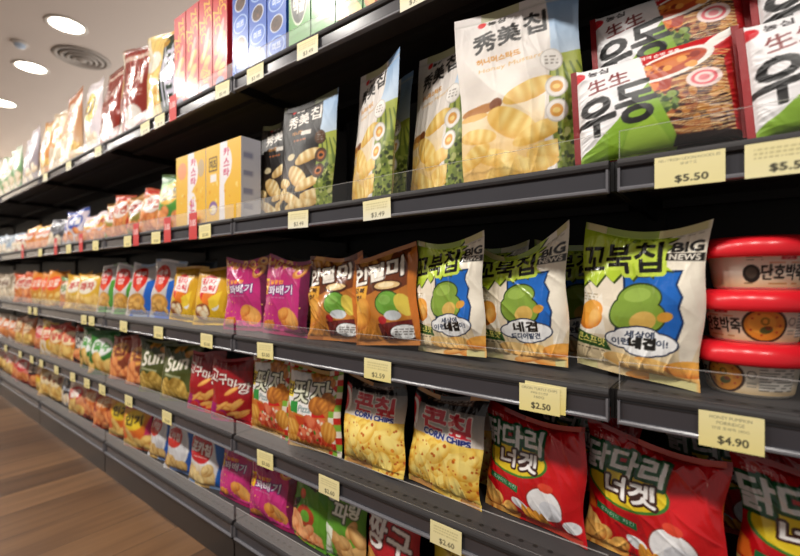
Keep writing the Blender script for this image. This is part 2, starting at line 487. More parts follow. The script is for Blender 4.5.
# ================================================================= artwork of the packets
def art_lime(variant):
    a = canvas(.19, .24, 150, '#ece0cb', 3)
    a.grad('#e0c796', '#efe6d6', 0, .45)
    a.poly([(0, 1), (1, 1), (1, .3), (.9, .0), (.86, .5)], '#f2ead9')
    # blue panel with jagged rim
    a.poly([(.42, .66), (.62, .66), (.72, .70), (.87, .71), (.84, .62), (.88, .55), (.86, .48), (.89, .40), (.85, .22), (.60, .20), (.40, .30), (.42, .5)], '#10305c')
    a.poly([(.44, .65), (.62, .65), (.73, .69), (.855, .695), (.825, .62), (.865, .55), (.845, .48), (.875, .40), (.835, .24), (.60, .22), (.42, .32), (.44, .5)], '#1b66c0')
    # plain green patch
    for k, c in ((.012, '#2f431a'), (0, '#84a33c')):
        a.ell(.56, .52, .17 + k, .085 + k, c, 12); a.ell(.47, .42, .12 + k, .10 + k, c, -20); a.ell(.62, .40, .15 + k, .09 + k, c, 30)
    a.ell(.54, .54, .11, .045, '#9ab850', 12); a.ell(.60, .38, .10, .06, '#d9b25c', 20); a.ell(.76, .42, .06, .03, '#d79a3c', 20)
    # lime burst
    jag = [(0, 1.0), (.80, 1.0), (.70, .945), (.80, .93), (.71, .885), (.80, .86), (.70, .825), (.78, .79), (.69, .765), (.80, .70), (.67, .715), (.66, .655), (.57, .70), (.50, .63), (.43, .69), (.34, .61), (.27, .66), (.18, .575), (.11, .615), (0, .56)]
    a.poly([(x + .012, y - .012) for x, y in jag], '#3a4a12')
    a.poly(jag, '#b7d235'); a.rect(0, .955, .72, 1, '#98ae3a'); a.ell(.2, .86, .2, .07, '#c5dc4a')  # darker strip along the top is shadow put into the print
    a.text('콘스프맛', .60, .915, w=.26, h=.038, col='#4d6a16', bold=.004)
    a.text('꼬북칩', .37, .775, w=.68, h=.21, col='#15130f', rot=5, bold=.014, out2='#c9e04e', ow2=.03)
    a.text('BIG', .875, .855, w=.20, h=.062, col='#1b1714', rot=2, bold=.008)
    a.rect(.74, .765, .99, .815, '#1b1714'); a.text('NEWS', .865, .79, w=.20, h=.036, col='#f1eadc', bold=.005)
    a.lines(.80, .925, .96, .94, 1, '#8a8070', .7)
    # chip window at left
    a.poly([(0, .58), (.10, .50), (.14, .545), (.2, .49), (.24, .53), (.33, .26), (0, .24)], '#f6efe0')
    a.lines(.01, .47, .2, .53, 3, '#8b7a55', .6)
    a.chip(.13, .39, .15, .085, 20, '#f8b24a', '#d9751c'); a.chip(.10, .33, .12, .055, -8, '#f3a53c', '#c9661a'); a.chip(.2, .36, .09, .06, 50, '#fbc46a', '#d9781e')
    a.poly([(0, .26), (.33, .225), (.37, .155), (0, .17)], '#2c5322'); a.text('콘스프맛', .17, .21, w=.30, h=.055, col='#f4e57c', rot=-3, bold=.006)
    a.lines(.0, .135, .34, .155, 1, '#6d6350', .8)
    # bubble
    cx, cy = .60, .245
    for k, c in ((.012, '#24304a'), (0, '#f4f5f6')):
        for dx, dy, rx, ry in ((-.13, .0, .14, .05), (.0, .035, .15, .06), (.14, .01, .13, .055), (.02, -.035, .14, .05), (-.08, .03, .12, .05), (.12, -.025, .1, .04)):
            a.ell(cx + dx, cy + dy, rx + k, ry + k * .8, c)
    if variant == 0:
        a.text('세상에', cx - .01, cy + .045, w=.22, h=.045, col='#23324e', rot=4, bold=.004)
        a.text('이런', cx - .15, cy - .012, w=.14, h=.045, col='#23324e', rot=4, bold=.004)
        a.text('네겹', cx + .02, cy - .006, w=.19, h=.068, col='#15130f', rot=4, bold=.011)
        a.text('이!', cx + .165, cy + .008, w=.08, h=.045, col='#23324e', rot=4, bold=.004)
    else:
        a.text('네겹', cx, cy + .035, w=.26, h=.075, col='#15130f', rot=4, bold=.010)
        a.text('드디어발견', cx, cy - .035, w=.32, h=.045, col='#23324e', rot=4, bold=.005)
    a.chip(.78, .07, .25, .075, -14, '#f6c878', '#cf7420'); a.chip(.93, .12, .15, .05, 10, '#f3b050', '#c8661c'); a.chip(.5, .10, .2, .05, -6, '#f0cc8a', '#d79a4a'); a.chip(.62, .04, .16, .03, 12, '#eab263', '#bb661f')
    return a

def art_brown():
    a = canvas(.175, .22, 110, '#c97a2c', 4)
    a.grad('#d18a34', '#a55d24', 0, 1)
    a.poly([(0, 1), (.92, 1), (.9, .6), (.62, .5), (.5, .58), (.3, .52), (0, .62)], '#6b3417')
    a.chips(.05, .9, .55, .97, 5, .12, '#dba04e', '#8a4e1c')
    a.text('인절미', .40, .76, w=.82, h=.20, col='#f3ece0', rot=7, out='#f3ece0', ow=.006, bold=.010, out2='#3b1c0c', ow2=.024)
    a.ell(.60, .60, .22, .06, '#4a230f'); a.ell(.6, .605, .19, .04, '#e5c48a'); a.ell(.6, .61, .12, .025, '#f6e2b6')
    a.rect(.0, .44, .28, .62, '#e8a83c'); a.text('꼬북', .14, .57, w=.2, h=.055, col='#2a1408', bold=.006); a.text('칩', .14, .49, w=.11, h=.055, col='#2a1408', bold=.006)
    a.chip(.18, .34, .2, .12, 60, '#f3b24c', '#b9641c'); a.chip(.10, .25, .16, .09, 20, '#eaa340', '#a95a1a')
    a.ell(.62, .42, .20, .13, '#2f4a1a'); a.ell(.62, .42, .185, .12, '#6ea63c'); a.ell(.58, .46, .1, .05, '#8abc56')
    a.ell(.66, .30, .13, .05, '#cfd6da'); a.ell(.84, .40, .1, .12, '#d9c24e', 30)
    a.poly([(.42, .22), (1, .26), (1, .06), (.45, .06)], '#6a1f1c'); a.ell(.5, .255, .06, .04, '#b8252a')
    a.ell(.80, .135, .21, .075, '#2a2420'); a.ell(.80, .135, .20, .07, '#eceeee'); a.lines(.66, .10, .94, .175, 3, '#4a4642', .8)
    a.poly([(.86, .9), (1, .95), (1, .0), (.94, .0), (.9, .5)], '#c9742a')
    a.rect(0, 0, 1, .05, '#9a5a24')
    return a

def art_pink():
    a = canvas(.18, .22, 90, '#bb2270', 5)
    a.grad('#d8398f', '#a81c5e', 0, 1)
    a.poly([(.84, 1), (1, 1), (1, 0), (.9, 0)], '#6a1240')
    for i in range(5):
        x = .08 + i * .2; y = .93 - .02 * (i % 2)
        a.ring(x, y, .11, .06, '#d98a3e', .45, i * 40); a.ring(x + .02, y + .01, .07, .04, '#f0c27a', .6, i * 40)
    a.ring(.82, .80, .15, .08, '#cf7f38', .5, 30); a.ring(.83, .81, .12, .06, '#efbb70', .72, 30)
    a.rect(.03, .50, .15, .70, '#f0c31c'); a.text('왕', .09, .64, w=.11, h=.07, col='#a3172f', bold=.008); a.text('!', .09, .55, w=.03, h=.07, col='#a3172f')
    a.text('달콤한', .36, .66, w=.3, h=.05, col='#f2a43a', rot=2, bold=.008)
    a.text('꽈배기', .44, .56, w=.54, h=.115, col='#fbf4fa', rot=3, out='#5b1668', ow=.014, bold=.009)
    a.lines(.2, .455, .55, .475, 1, '#c9a6ba', .9)
    a.dots(.05, .1, .9, .4, 26, .012, ['#e8a13c', '#f0c060'])
    a.chip(.66, .22, .24, .12, -20, '#f6b560', '#cf6a24'); a.chip(.55, .27, .12, .07, 30, '#f2a850', '#c8621f'); a.chip(.2, .12, .16, .06, 10, '#e9963f', '#b8501f')
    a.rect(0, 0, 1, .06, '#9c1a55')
    return a

def art_yellow():
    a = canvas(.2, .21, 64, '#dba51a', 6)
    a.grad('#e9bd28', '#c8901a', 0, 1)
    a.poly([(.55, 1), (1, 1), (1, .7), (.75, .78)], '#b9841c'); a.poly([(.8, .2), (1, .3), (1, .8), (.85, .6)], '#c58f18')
    a.ell(.40, .60, .25, .24, '#d22a20'); a.ell(.42, .45, .16, .13, '#ee7a20')
    a.poly([(.16, .54), (.62, .50), (.66, .76), (.16, .80)], '#f6efea')
    a.text('감자', .40, .72, w=.36, h=.1, col='#cf2130', rot=-3, bold=.012); a.text('스틱', .40, .60, w=.36, h=.1, col='#cf2130', rot=-3, bold=.012)
    a.ell(.62, .30, .1, .07, '#eef0f2'); a.ell(.30, .22, .2, .13, '#8a4a28'); a.chips(.15, .12, .45, .28, 7, .09, '#f0e2c0', '#b8763c')
    a.poly([(.45, .42), (.75, .55), (.7, .3), (.5, .25)], '#f3cf38')
    return a

def art_prawn(side, low):
    """silver-white bag with red emblem, coloured flank and fried rings"""
    a = canvas(.18, .23, 60, '#d9d7dc', 7)
    a.grad('#b8b0a8', '#e6e4e8', 0, 1)
    a.poly([(.66, .62), (1, .7), (1, 0), (.1, 0), (.25, .18), (.62, .3)], side)
    a.ell(.36, .68, .28, .22, '#d2261c'); a.ell(.38, .52, .12, .09, '#e84a24')
    a.text('새우', .36, .76, w=.36, h=.1, col='#f7f2f0', bold=.012, rot=4); a.text('깡', .36, .63, w=.22, h=.11, col='#f7f2f0', bold=.012, rot=4)
    a.ell(.38, .26, .3, .15, low); a.ring(.40, .27, .2, .10, '#e0a548', .5, 10); a.chips(.15, .14, .6, .32, 9, .1, '#e9b860', '#8a5420')
    return a

def art_sun():
    a = canvas(.19, .215, 64, '#4b5322', 8)
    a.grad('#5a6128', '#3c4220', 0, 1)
    a.poly([(.55, 1), (1, 1), (1, .3), (.8, .7)], '#596030')
    a.chips(.3, .9, .75, .97, 4, .13, '#d99a40', '#9a5e20'); a.chips(.6, .8, .8, .88, 2, .09, '#d99a40', '#9a5e20')
    a.text('Sun', .46, .66, w=.56, h=.24, col='#ece6d6', rot=10, shear=.25, bold=.016, out='#5e6440', ow=.012)
    a.poly([(.2, .44), (.6, .40), (.62, .44), (.2, .48)], '#c8cfa8', .7)
    a.chips(.15, .06, .75, .28, 8, .2, '#e4c266', '#8f6a22', 9)
    return a

def art_sweetpotato():
    a = canvas(.175, .205, 64, '#a5161f', 9)
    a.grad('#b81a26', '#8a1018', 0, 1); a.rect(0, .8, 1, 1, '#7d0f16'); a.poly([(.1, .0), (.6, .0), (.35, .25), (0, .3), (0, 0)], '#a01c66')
    for i, ch in enumerate('고구마깡'):
        a.text(ch, .13 + i * .24, .70 - .05 * i, w=.23, h=.15, col='#f3ece4', rot=-12 + 14 * (i % 2), bold=.014, out='#5a0a10', ow=.01)
    for k in range(9):
        a.chip(a.r.uniform(.3, .85), a.r.uniform(.14, .52), .19, .035, a.r.uniform(-10, 50), '#f2b862', '#c96a24')
    a.ell(.3, .1, .14, .07, '#c02a2e')
    return a

def art_pizza():
    a = canvas(.195, .22, 104, '#c8792c', 10)
    n = 9
    for i in range(12):
        for j in range(14):
            if i in (0, 1, 9, 10, 11) or j in (0, 12, 13):
                a.rect(i / 12, j / 14, (i + 1) / 12, (j + 1) / 14, ['#c5281e', '#7fae3a', '#e9e0cf'][(i + 2 * j) % 3])
    a.poly([(.03, .04), (.84, .04), (.82, .92), (.03, .92)], '#bf7a30')
    a.grad('#c46a28', '#cf8a3c', .3, .6, .05, .8)
    a.chips(.45, .80, .8, .9, 7, .13, '#d9903a', '#94501a', 10)
    a.poly([(.04, .90), (.42, .92), (.5, .80), (.72, .84), (.92, .70), (.62, .46), (.16, .42), (.04, .56)], '#e9e6e4')
    a.rect(.0, .60, .16, .78, '#f0d432'); a.text('칩', .08, .69, w=.12, h=.12, col='#2a1d0e', bold=.008)
    a.text('핏자', .50, .69, w=.66, h=.26, col='#e8ead2', rot=3, bold=.010, out='#2a2a18', ow=.020, shear=.08)
    a.poly([(.12, .43), (.28, .42), (.28, .56), (.12, .55)], '#2f9440'); a.poly([(.28, .42), (.56, .40), (.56, .53), (.28, .56)], '#f2efec')
    a.poly([(.56, .40), (.80, .42), (.74, .47), (.82, .55), (.56, .54)], '#c9201e'); a.text('Pizza', .42, .485, w=.24, h=.075, col='#8da3a6', shear=.2, bold=.004)
    a.chips(.62, .52, .85, .64, 6, .14, '#d58a36', '#8f4d1a', 10)
    a.poly([(.22, .40), (.52, .38), (.86, .10), (.42, .10)], '#c8431f')
    a.chips(.28, .14, .78, .38, 16, .09, '#e9805a', '#b52a16'); a.dots(.28, .14, .8, .38, 22, .025, ['#f2e3cf', '#3f8a2c', '#b3261a', '#f3c9a0'])
    a.chip(.12, .24, .16, .11, 20, '#efb85a', '#bd7420', 12); a.chip(.82, .26, .12, .12, -20, '#e9ae52', '#b56c20', 12); a.chip(.16, .10, .15, .06, 0, '#eab052', '#b56c20', 12)
    return a

def art_corn():
    a = canvas(.182, .21, 120, '#e2aa34', 11)
    a.grad('#d98a22', '#efc14a', 0, .6)
    a.grad('#1c1718', '#2c2524', .84, 1); a.rect(0, .55, 1, .84, '#9b9690')
    a.grad('#d8cfc4', '#6f6965', .55, .84)
    a.poly([(.0, .56), (.1, .6), (.12, .86), (0, .9)], '#c9242c'); a.ell(.0, .70, .12, .16, '#e8e0d8'); a.ell(-.03, .70, .1, .14, '#c9242c')
    a.rect(.28, .90, .82, .965, '#5d4a42'); a.lines(.3, .91, .8, .955, 2, '#cfc2b6', .8)
    a.text('콘칲', .54, .71, w=.66, h=.205, col='#c3162a', rot=-3, bold=.020, out='#e9e2dc', ow=.012)
    a.text('CORN CHIPS', .55, .575, w=.64, h=.055, col='#1b2a78', rot=-2, bold=.010, out='#e9e2dc', ow=.008)
    a.text('군옥수수맛', .70, .515, w=.34, h=.036, col='#27357e', rot=-2, bold=.004)
    a.clip = a.Y < .545
    a.chips(0, .0, 1, .50, 70, .15, '#f9d868', '#d08a1e', 0, .55); a.chips(.1, .1, .9, .42, 26, .17, '#fbe384', '#dd9f2a', 0, .5)
    a.dots(0, .0, 1, .5, 60, .018, ['#c5611c', '#e08a2a', '#b5531a'])
    a.clip = None
    return a

def art_red():
    a = canvas(.21, .215, 150, '#c01018', 12)
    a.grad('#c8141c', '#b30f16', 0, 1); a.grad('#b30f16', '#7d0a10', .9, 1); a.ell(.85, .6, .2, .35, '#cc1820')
    a.text('담백한', .14, .90, w=.18, h=.04, col='#e8d4cc', bold=.002)
    a.ell(.36, .575, .33, .165, '#3c7a2c'); a.ell(.36, .58, .31, .15, '#e3c62a')
    a.text('닭다리', .32, .755, w=.62, h=.21, col='#efeceb', rot=1, bold=.016, out='#1f5a34', ow=.018, shear=.06, out2='#16402a', ow2=.026)
    a.text('너겟', .40, .565, w=.38, h=.155, col='#f1eeec', rot=1, bold=.014, out='#3a1c14', ow=.018)
    a.poly([(.1, .38), (.44, .33), (.44, .27), (.1, .32)], '#1f6b3a'); a.text('후라이드 치킨', .28, .325, w=.28, h=.036, col='#e6efe4', rot=-6, bold=.002)
    # plain white roundel and orange tops instead of a figure
    a.ell(.69, .25, .165, .145, '#8f2a20'); a.ell(.69, .25, .155, .136, '#eeeef0'); a.ell(.74, .21, .10, .08, '#dcdfe6')
    a.ell(.70, .40, .07, .04, '#d8452e'); a.ell(.45, .17, .09, .045, '#e9ebee', -20); a.ell(.90, .13, .08, .05, '#e9ebee', 20)
    for k in range(4): a.chip(.50 + k * .055, .10 - .01 * k, .035, .09, 15, '#f0a63c', '#b5601c')
    a.chips(-.02, .03, .22, .26, 14, .085, '#f2c672', '#b8641f', 0, .8); a.chips(.0, .0, .34, .12, 14, .085, '#eeb65e', '#a9561c', 0, .8)
    a.poly([(.0, .46), (.06, .42), (.1, .30), (0, .3)], '#d9641f')
    a.text('80 g', .66, .045, w=.09, h=.03, col='#e6cfc4')
    return a

def art_poka():
    a = canvas(.17, .2, 60, '#dedfe2', 13)
    a.poly([(.62, 1), (1, 1), (1, 0), (.8, 0), (.92, .4)], '#1c62b8'); a.grad('#b9935a', '#d8cdbb', 0, .35, 0, .8)
    a.ell(.38, .62, .36, .25, '#c4222a'); a.text('포카칩', .40, .62, w=.58, h=.18, col='#f2f0ef', rot=-4, bold=.016, out='#7c141a', ow=.01)
    a.lines(.2, .45, .6, .5, 1, '#f0d8d4', .9)
    a.chips(.05, .05, .8, .30, 12, .17, '#e8cf92', '#a8793a')
    return a
def art_poka_blue():
    a = canvas(.17, .2, 56, '#d7d9de', 14)
    a.poly([(.5, 1), (1, 1), (1, 0), (.55, 0), (.8, .45)], '#1858b4'); a.ell(.25, .62, .3, .2, '#c8332c'); a.text('포카칩', .26, .62, w=.44, h=.13, col='#f2f0ef', bold=.014)
    a.ring(.35, .45, .42, .38, '#e9eaec', .86); a.chips(.05, .05, .6, .24, 9, .17, '#dcb873', '#97692e'); a.rect(.0, .86, .5, 1, '#2a78c8')
    return a
def art_onion(v):
    a = canvas(.15, .2, 64, '#5c9a2c', 15 + v)
    a.grad('#6fae34', '#3f7a22', 0, 1)
    if v == 0:
        a.poly([(.25, .98), (.8, .98), (.85, .80), (.7, .72), (.2, .76)], '#1d1a12'); a.text('야채', .5, .88, w=.4, h=.12, col='#e9d24a', bold=.012); a.rect(.3, .76, .75, .79, '#d8b83a')
        a.poly([(.1, .5), (.3, .56), (.22, .30), (.08, .32)], '#27331a'); a.chip(.35, .62, .1, .06, 40, '#e0663a', '#a8401c')
        a.ring(.5, .38, .24, .13, '#a83c22', .55); a.chips(.15, .03, .85, .30, 12, .17, '#f2b07a', '#cf6a38')
    else:
        a.rect(0, .8, 1, 1, '#3c6a24')
        a.text('양', .28, .80, w=.32, h=.17, col='#eef0e6', bold=.022, out='#3a4a2c', ow=.02); a.text('파', .50, .62, w=.36, h=.2, col='#eef0e6', bold=.022, out='#3a4a2c', ow=.02); a.text('링', .78, .70, w=.2, h=.18, col='#e6e9dc', bold=.016, out='#3a4a2c', ow=.016)
        a.chips(.45, .1, .95, .5, 9, .2, '#dcb070', '#8f5a28'); a.poly([(.0, .0), (.3, .05), (.34, .4), (0, .45)], '#e4ead8'); a.ring(.2, .22, .14, .1, '#aab890', .7)
    return a
def art_jjang():
    a = canvas(.165, .2, 70, '#b0202a', 17)
    a.poly([(0, 1), (1, 1), (1, .78), (.45, .84), (0, .82)], '#6a8a34'); a.text('신당동', .35, .88, w=.5, h=.09, col='#c9d8b8', bold=.008)
    a.text('짱구', .48, .60, w=.86, h=.32, col='#f1edea', rot=-4, bold=.03, out='#4a1014', ow=.02)
    a.chips(.1, .05, .9, .3, 10, .16, '#dca050', '#8a4a1c')
    return a
def art_greenyellow():
    a = canvas(.17, .2, 60, '#2e7a32', 18)
    a.poly([(0, .88), (1, .70), (1, .3), (0, .45)], '#dcc23a'); a.text('도도한', .45, .68, w=.6, h=.13, col='#6a4a14', rot=-8, bold=.01)
    a.dots(.3, .2, 1, .6, 40, .06, ['#b83a22', '#d8862c', '#7a2a18', '#e8c890']); a.rect(0, 0, 1, .2, '#2a6a2c')
    return a

def art_generic(base, base2, emblem, ink, word, chip, band=None, seed=20, W=.19, H=.21, nu=34):
    a = canvas(W, H, nu, base, seed)
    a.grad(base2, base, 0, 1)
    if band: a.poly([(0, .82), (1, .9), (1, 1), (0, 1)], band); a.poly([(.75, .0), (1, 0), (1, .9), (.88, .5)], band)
    a.ell(.5, .62, .34, .2, emblem, 8)
    a.text(word, .5, .62, w=.54, h=.2, col=ink, rot=5, bold=.022)
    a.chips(.05, .05, .9, .36, 12, .17, *chip)
    return a

def art_sumi(dark):
    W, H = .20, .29
    a = canvas(W, H, 130, '#e9e3dd' if not dark else '#17120f', 40 + dark)
    if dark: a.grad('#3a281a', '#14100e', .3, .55)
    else: a.grad('#efe6da', '#dfd9d6', .3, 1)
    # field strip at right: sky, hills, leaves
    m0 = a.X > .755 + .025 * np.sin(a.Y * 9 + 1)
    a.clip = m0
    a.grad('#d3dfe9', '#7fa3cc', .55, 1); a.rect(0, .0, 1, .60, '#86963a'); a.poly([(.6, .62), (1, .66), (1, .45), (.6, .5)], '#a3ad44')
    for k in range(7): a.poly([(.70 + k * .05, .60), (.715 + k * .05, .60), (.55 + k * .14, .2), (.48 + k * .14, .2)], '#5d7026')
    a.dots(.7, .0, 1, .38, 130, .022, ['#6f8034', '#3c4c1a', '#9aa44e', '#2c3814', '#b5b974'])
    a.clip = None
    ink = '#1a1613' if not dark else '#efe9e0'
    a.ell(.24, .925, .035, .022, '#d22a2a'); a.text('농심', .36, .922, w=.14, h=.03, col=ink, bold=.004)
    for ch, x, y, w, h in (('秀', .26, .80, .19, .115), ('美', .46, .82, .18, .115), ('칩', .665, .85, .17, .12)):
        a.text(ch, x, y, w=w, h=h, col=ink, bold=.007, rot=4)
    a.text('허니머스타드' if not dark else '어니언', .36, .69, w=.36 if not dark else .2, h=.036, col='#cf8a2c', rot=3, bold=.004)
    if not dark:
        a.text('Honey Mustard', .45, .635, w=.52, h=.032, col='#d8a65a', rot=4, shear=.2)
        a.grad('#e8b964', '#ecdcc0', .0, .42, 0, .70)
        a.ell(.17, .405, .16, .028, '#b3742e', 4); a.ell(.31, .415, .055, .03, '#7d4218', 10); a.ell(.12, .37, .12, .02, '#e3b35c')
        ch = ('#f6dc8c', '#d9a23a')
    else:
        a.rect(.44, .66, .62, .70, '#d8d2c8'); a.ell(.26, .48, .09, .03, '#d8c8a0')
        a.lines(.3, .60, .55, .64, 1, '#b8642a', .9)
        ch = ('#f4e2b0', '#b8873c')
    a.clip = a.X < .80
    for (x, y, rx, ry, r) in ((.58, .46, .22, .055, 18), (.35, .10, .26, .05, -20), (.12, .14, .16, .05, 30), (.75, .12, .2, .05, 10), (.44, .29, .23, .075, -32), (.66, .22, .22, .05, 20), (.16, .25, .16, .045, -10), (.5, .04, .3, .045, 6)):
        a.chip(x, y, rx, ry, r, ch[0], ch[1], 13)
    a.clip = None
    for i, y in enumerate((.615, .46, .325)):
        x = .77 + .02 * (i > 0)
        a.ell(x, y, .088, .062, '#c9c2ba' if not dark else '#3a2a1c'); a.ell(x, y, .078, .055, '#eee9e2' if not dark else '#5a3a22')
        if i: a.ell(x, y, .05, .035, '#dd9a3a' if not dark else '#b86a30'); a.ell(x, y, .03, .015, '#f3d27a' if not dark else '#2a1a10')
        else: a.lines(x - .05, y - .03, x + .05, y + .03, 3, '#8a8278', .9)
    a.rect(0, .945, 1, .96, '#c9c4be' if not dark else '#3a3430', .6)
    return a

def art_udon():
    W, H = .205, .165
    a = canvas(W, H, 170, '#e9e7e8', 50)
    a.poly([(.42, 1), (1, 1), (1, 0), (.56, 0), (.40, .7)], '#2a1512')
    a.poly([(.42, 1.0), (1, 1), (1, .62), (.84, .76), (.42, .74)], '#c01a20')
    a.text('엄마의 손맛 우동', .55, .915, w=.26, h=.05, col='#f2e9e2', rot=-2, bold=.002)
    # bowl of noodles
    a.clip = (a.X > .40)
    a.ell(.70, .36, .40, .42, '#3c150f'); a.dots(.42, .05, 1, .7, 90, .03, ['#9a4a1e', '#b5702c', '#7a2a14', '#a9602c', '#5a1c10'])
    for k in range(26):
        y = .10 + .016 * k; a.ring(.74, y + .12, .30 + .008 * (k % 5), .22, ['#e8bd78', '#d49a4e', '#f2d49a'][k % 3], .972, -12 + (k % 4) * 6)
    a.dots(.52, .28, .64, .46, 40, .022, ['#3f5a1e', '#6d8a34', '#2c4416', '#8aa04a'])
    a.dots(.46, .52, .60, .66, 26, .03, ['#c9481c', '#e07a2c', '#a83214'])
    a.ell(.79, .55, .095, .095, '#f3dcd6'); a.ring(.79, .55, .07, .07, '#e2606a', .72, 0); a.ell(.79, .55, .03, .03, '#e8848a')
    a.clip = None
    a.ell(.62, .755, .245, .135, '#f2ede6', 14); a.ell(.90, .93, .13, .05, '#f2ede6', 38); a.ell(.61, .755, .215, .105, '#b5431a', 14); a.ell(.60, .77, .15, .06, '#d2722c', 14)
    a.dots(.45, .70, .76, .82, 16, .022, ['#e8a04a', '#8f2a12'])
    a.poly([(.90, .7), (1, .9), (1, 0), (.93, 0)], '#b3181e')
    # white and green left
    a.poly([(.0, 1), (.45, 1), (.49, .62), (.64, 0), (0, 0)], '#eeecee')
    a.poly([(.0, 0), (.0, .05), (.14, .14), (.30, .32), (.49, .62), (.64, .0)], '#86b02c'); a.poly([(.3, .0), (.6, .0), (.5, .28), (.36, .2)], '#9cc23c')
    a.ell(.06, .90, .045, .055, '#cf2a33'); a.text('농심', .19, .905, w=.13, h=.07, col='#2a2426', bold=.005)
    a.text('生生', .25, .75, w=.26, h=.15, col='#7a2424', rot=6, bold=.005)
    a.text('우', .165, .41, w=.23, h=.38, col='#120f10', rot=4, bold=.020, shear=.06); a.text('동', .41, .46, w=.23, h=.40, col='#120f10', rot=4, bold=.018, shear=.03)
    a.rect(0, 0, .022, 1, '#a8222a'); a.poly([(.60, .0), (1, 0), (1, .06), (.62, .08)], '#231311'); a.lines(.8, .12, .93, .3, 4, '#e9ded0', .5)
    return a

# ---- cartons and pouches of the top shelf
def art_zec(flip):
    a = canvas(.08, .31, 40, '#c4201e', 60)
    a.grad('#d8402a', '#c0181c', 0, 1)
    for y, x in ((.82, .66), (.66, .30)): a.text('ZEC', x, y, w=.95, h=.105, col='#f2b81e', rot=-80, bold=.02, out='#8a1414', ow=.015)
    for k in range(5): a.chip(.5 + .12 * (-1) ** k, .16 + .075 * k, .3, .05, 40, '#f6b34a', '#dc6a1c')
    if flip: a.text('ZEC', .5, .16, w=.9, h=.10, col='#f2b81e', rot=-84, bold=.02, out='#8a1414', ow=.015)
    a.ell(.5, .04, .3, .06, '#8a98c0'); a.ell(.55, .5, .13, .16, '#f6ece0', -20, .6)
    return a
def art_blue(v):
    a = canvas(.08, .31, 40, '#2356b8', 61 + v)
    a.grad('#2a66cc', '#1d48a4', 0, 1)
    for k in range(5):
        y = .10 + .19 * k
        if (k + v) % 2: a.ell(.5, y, .34, .075, '#dfe6f2'); a.ell(.5, y, .30, .066, '#4a2c1c'); a.dots(.3, y - .04, .7, y + .04, 8, .06, ['#6a4028', '#2c1810'])
        else: a.ring(.5, y, .42, .085, '#a9c4ec', .88); a.ell(.5, y, .30, .055, '#3a6fd0'); a.text('미쯔', .5, y, w=.42, h=.06, col='#e8eef8', bold=.02)
    return a
def art_greenbox(v):
    a = canvas(.085, .28, 40, '#3c8c34', 66 + v)
    a.grad('#5aa646', '#2f7a30', 0, 1)
    if v == 0:
        a.ell(.48, .45, .40, .27, '#d8e2c8'); a.ell(.48, .45, .37, .25, '#2a2c20')
        a.text('개성', .48, .56, w=.52, h=.14, col='#e9e6da', rot=-4, bold=.03); a.text('맥콜', .48, .36, w=.52, h=.14, col='#e9e6da', rot=-4, bold=.03)
    else:
        a.chips(.1, .05, .9, .4, 8, .3, '#f0c070', '#c0602a'); a.ell(.5, .6, .34, .12, '#dfe8cf'); a.rect(0, .8, 1, .9, '#a8d08a'); a.dots(.1, .05, .9, .4, 14, .1, ['#d87a3a', '#e8d8a0', '#a83a28'])
    return a
def art_jeong():
    a = canvas(.28, .32, 70, '#e2b23a', 70)
    a.grad('#d8952c', '#f0d488', 0, 1); a.chips(.05, .05, .5, .5, 10, .16, '#fae08a', '#d9952a'); a.ell(.3, .66, .2, .12, '#f5efe0')
    a.poly([(.55, 1), (.92, 1), (.96, .0), (.5, .0), (.52, .2)], '#1f3a2c'); a.text('情', .72, .46, w=.36, h=.62, col='#dcd8ea', bold=.012)
    a.ell(.60, .82, .07, .05, '#b98a3a'); a.poly([(.92, 1), (1, 1), (1, 0), (.96, 0)], '#c9962c')
    a.poly([(0, .9), (.3, .55), (.36, .6), (.05, 1)], '#f8efd6')
    return a
def art_coffee(base, emb, ink, word, seed):
    a = canvas(.23, .30, 44, base, seed)
    a.poly([(0, 1), (.12, 1), (.16, 0), (0, 0)], '#d8ccb6'); a.rect(.16, .84, 1, .9, '#e9ddcc', .8); a.ell(.55, .22, .28, .12, emb)
    a.text(word, .58, .62, w=.5, h=.14, col=ink, bold=.014); a.lines(.3, .42, .85, .5, 3, ink, .8); a.ell(.14, .55, .07, .12, '#d9b46a')
    a.ring(.5, .18, .24, .1, '#f3efe8', .7)
    return a
def art_yellowbox(v):
    a = canvas(.195, .235, 64, '#eeb62e', 80 + v)
    a.grad('#f0bc34', '#f4c24a', 0, 1)
    a.poly([(.42, 1), (.62, 1), (.66, .55), (.54, .45), (.56, 0), (.40, 0)], '#f2eef2'); a.ell(.60, .72, .15, .20, '#f5eff2')
    for i, ch in enumerate('카스타'): a.text(ch, .60, .86 - i * .13, w=.15, h=.1, col='#cf4a70', bold=.01)
    if v == 0:
        a.rect(.10, .66, .34, .84, '#3a2a18'); a.rect(.115, .675, .325, .825, '#eec232'); a.text('치즈', .22, .75, w=.18, h=.11, col='#3a2a18', bold=.006); a.rect(.14, .52, .32, .62, '#f4f0ea'); a.ell(.22, .18, .12, .09, '#8a6aa8'); a.ell(.22, .16, .1, .06, '#f1e4c8')
    else:
        a.ell(.22, .78, .16, .12, '#f0a070'); a.ell(.56, .25, .14, .2, '#f6f0f2'); a.text('카스', .56, .26, w=.14, h=.2, col='#cf4a70', bold=.008); a.ell(.85, .75, .1, .12, '#c9b08a')
    a.dots(.1, .05, .95, .5, 12, .03, ['#f6d878', '#e8a020'])
    return a
def art_boxside():
    a = canvas(.065, .235, 14, '#c6c7d2', 85)
    for y in (.12, .3, .52, .74): a.rect(.15, y, .6, y + .07, ['#c98a62', '#8d8fa8'][int(y * 10) % 2])
    return a

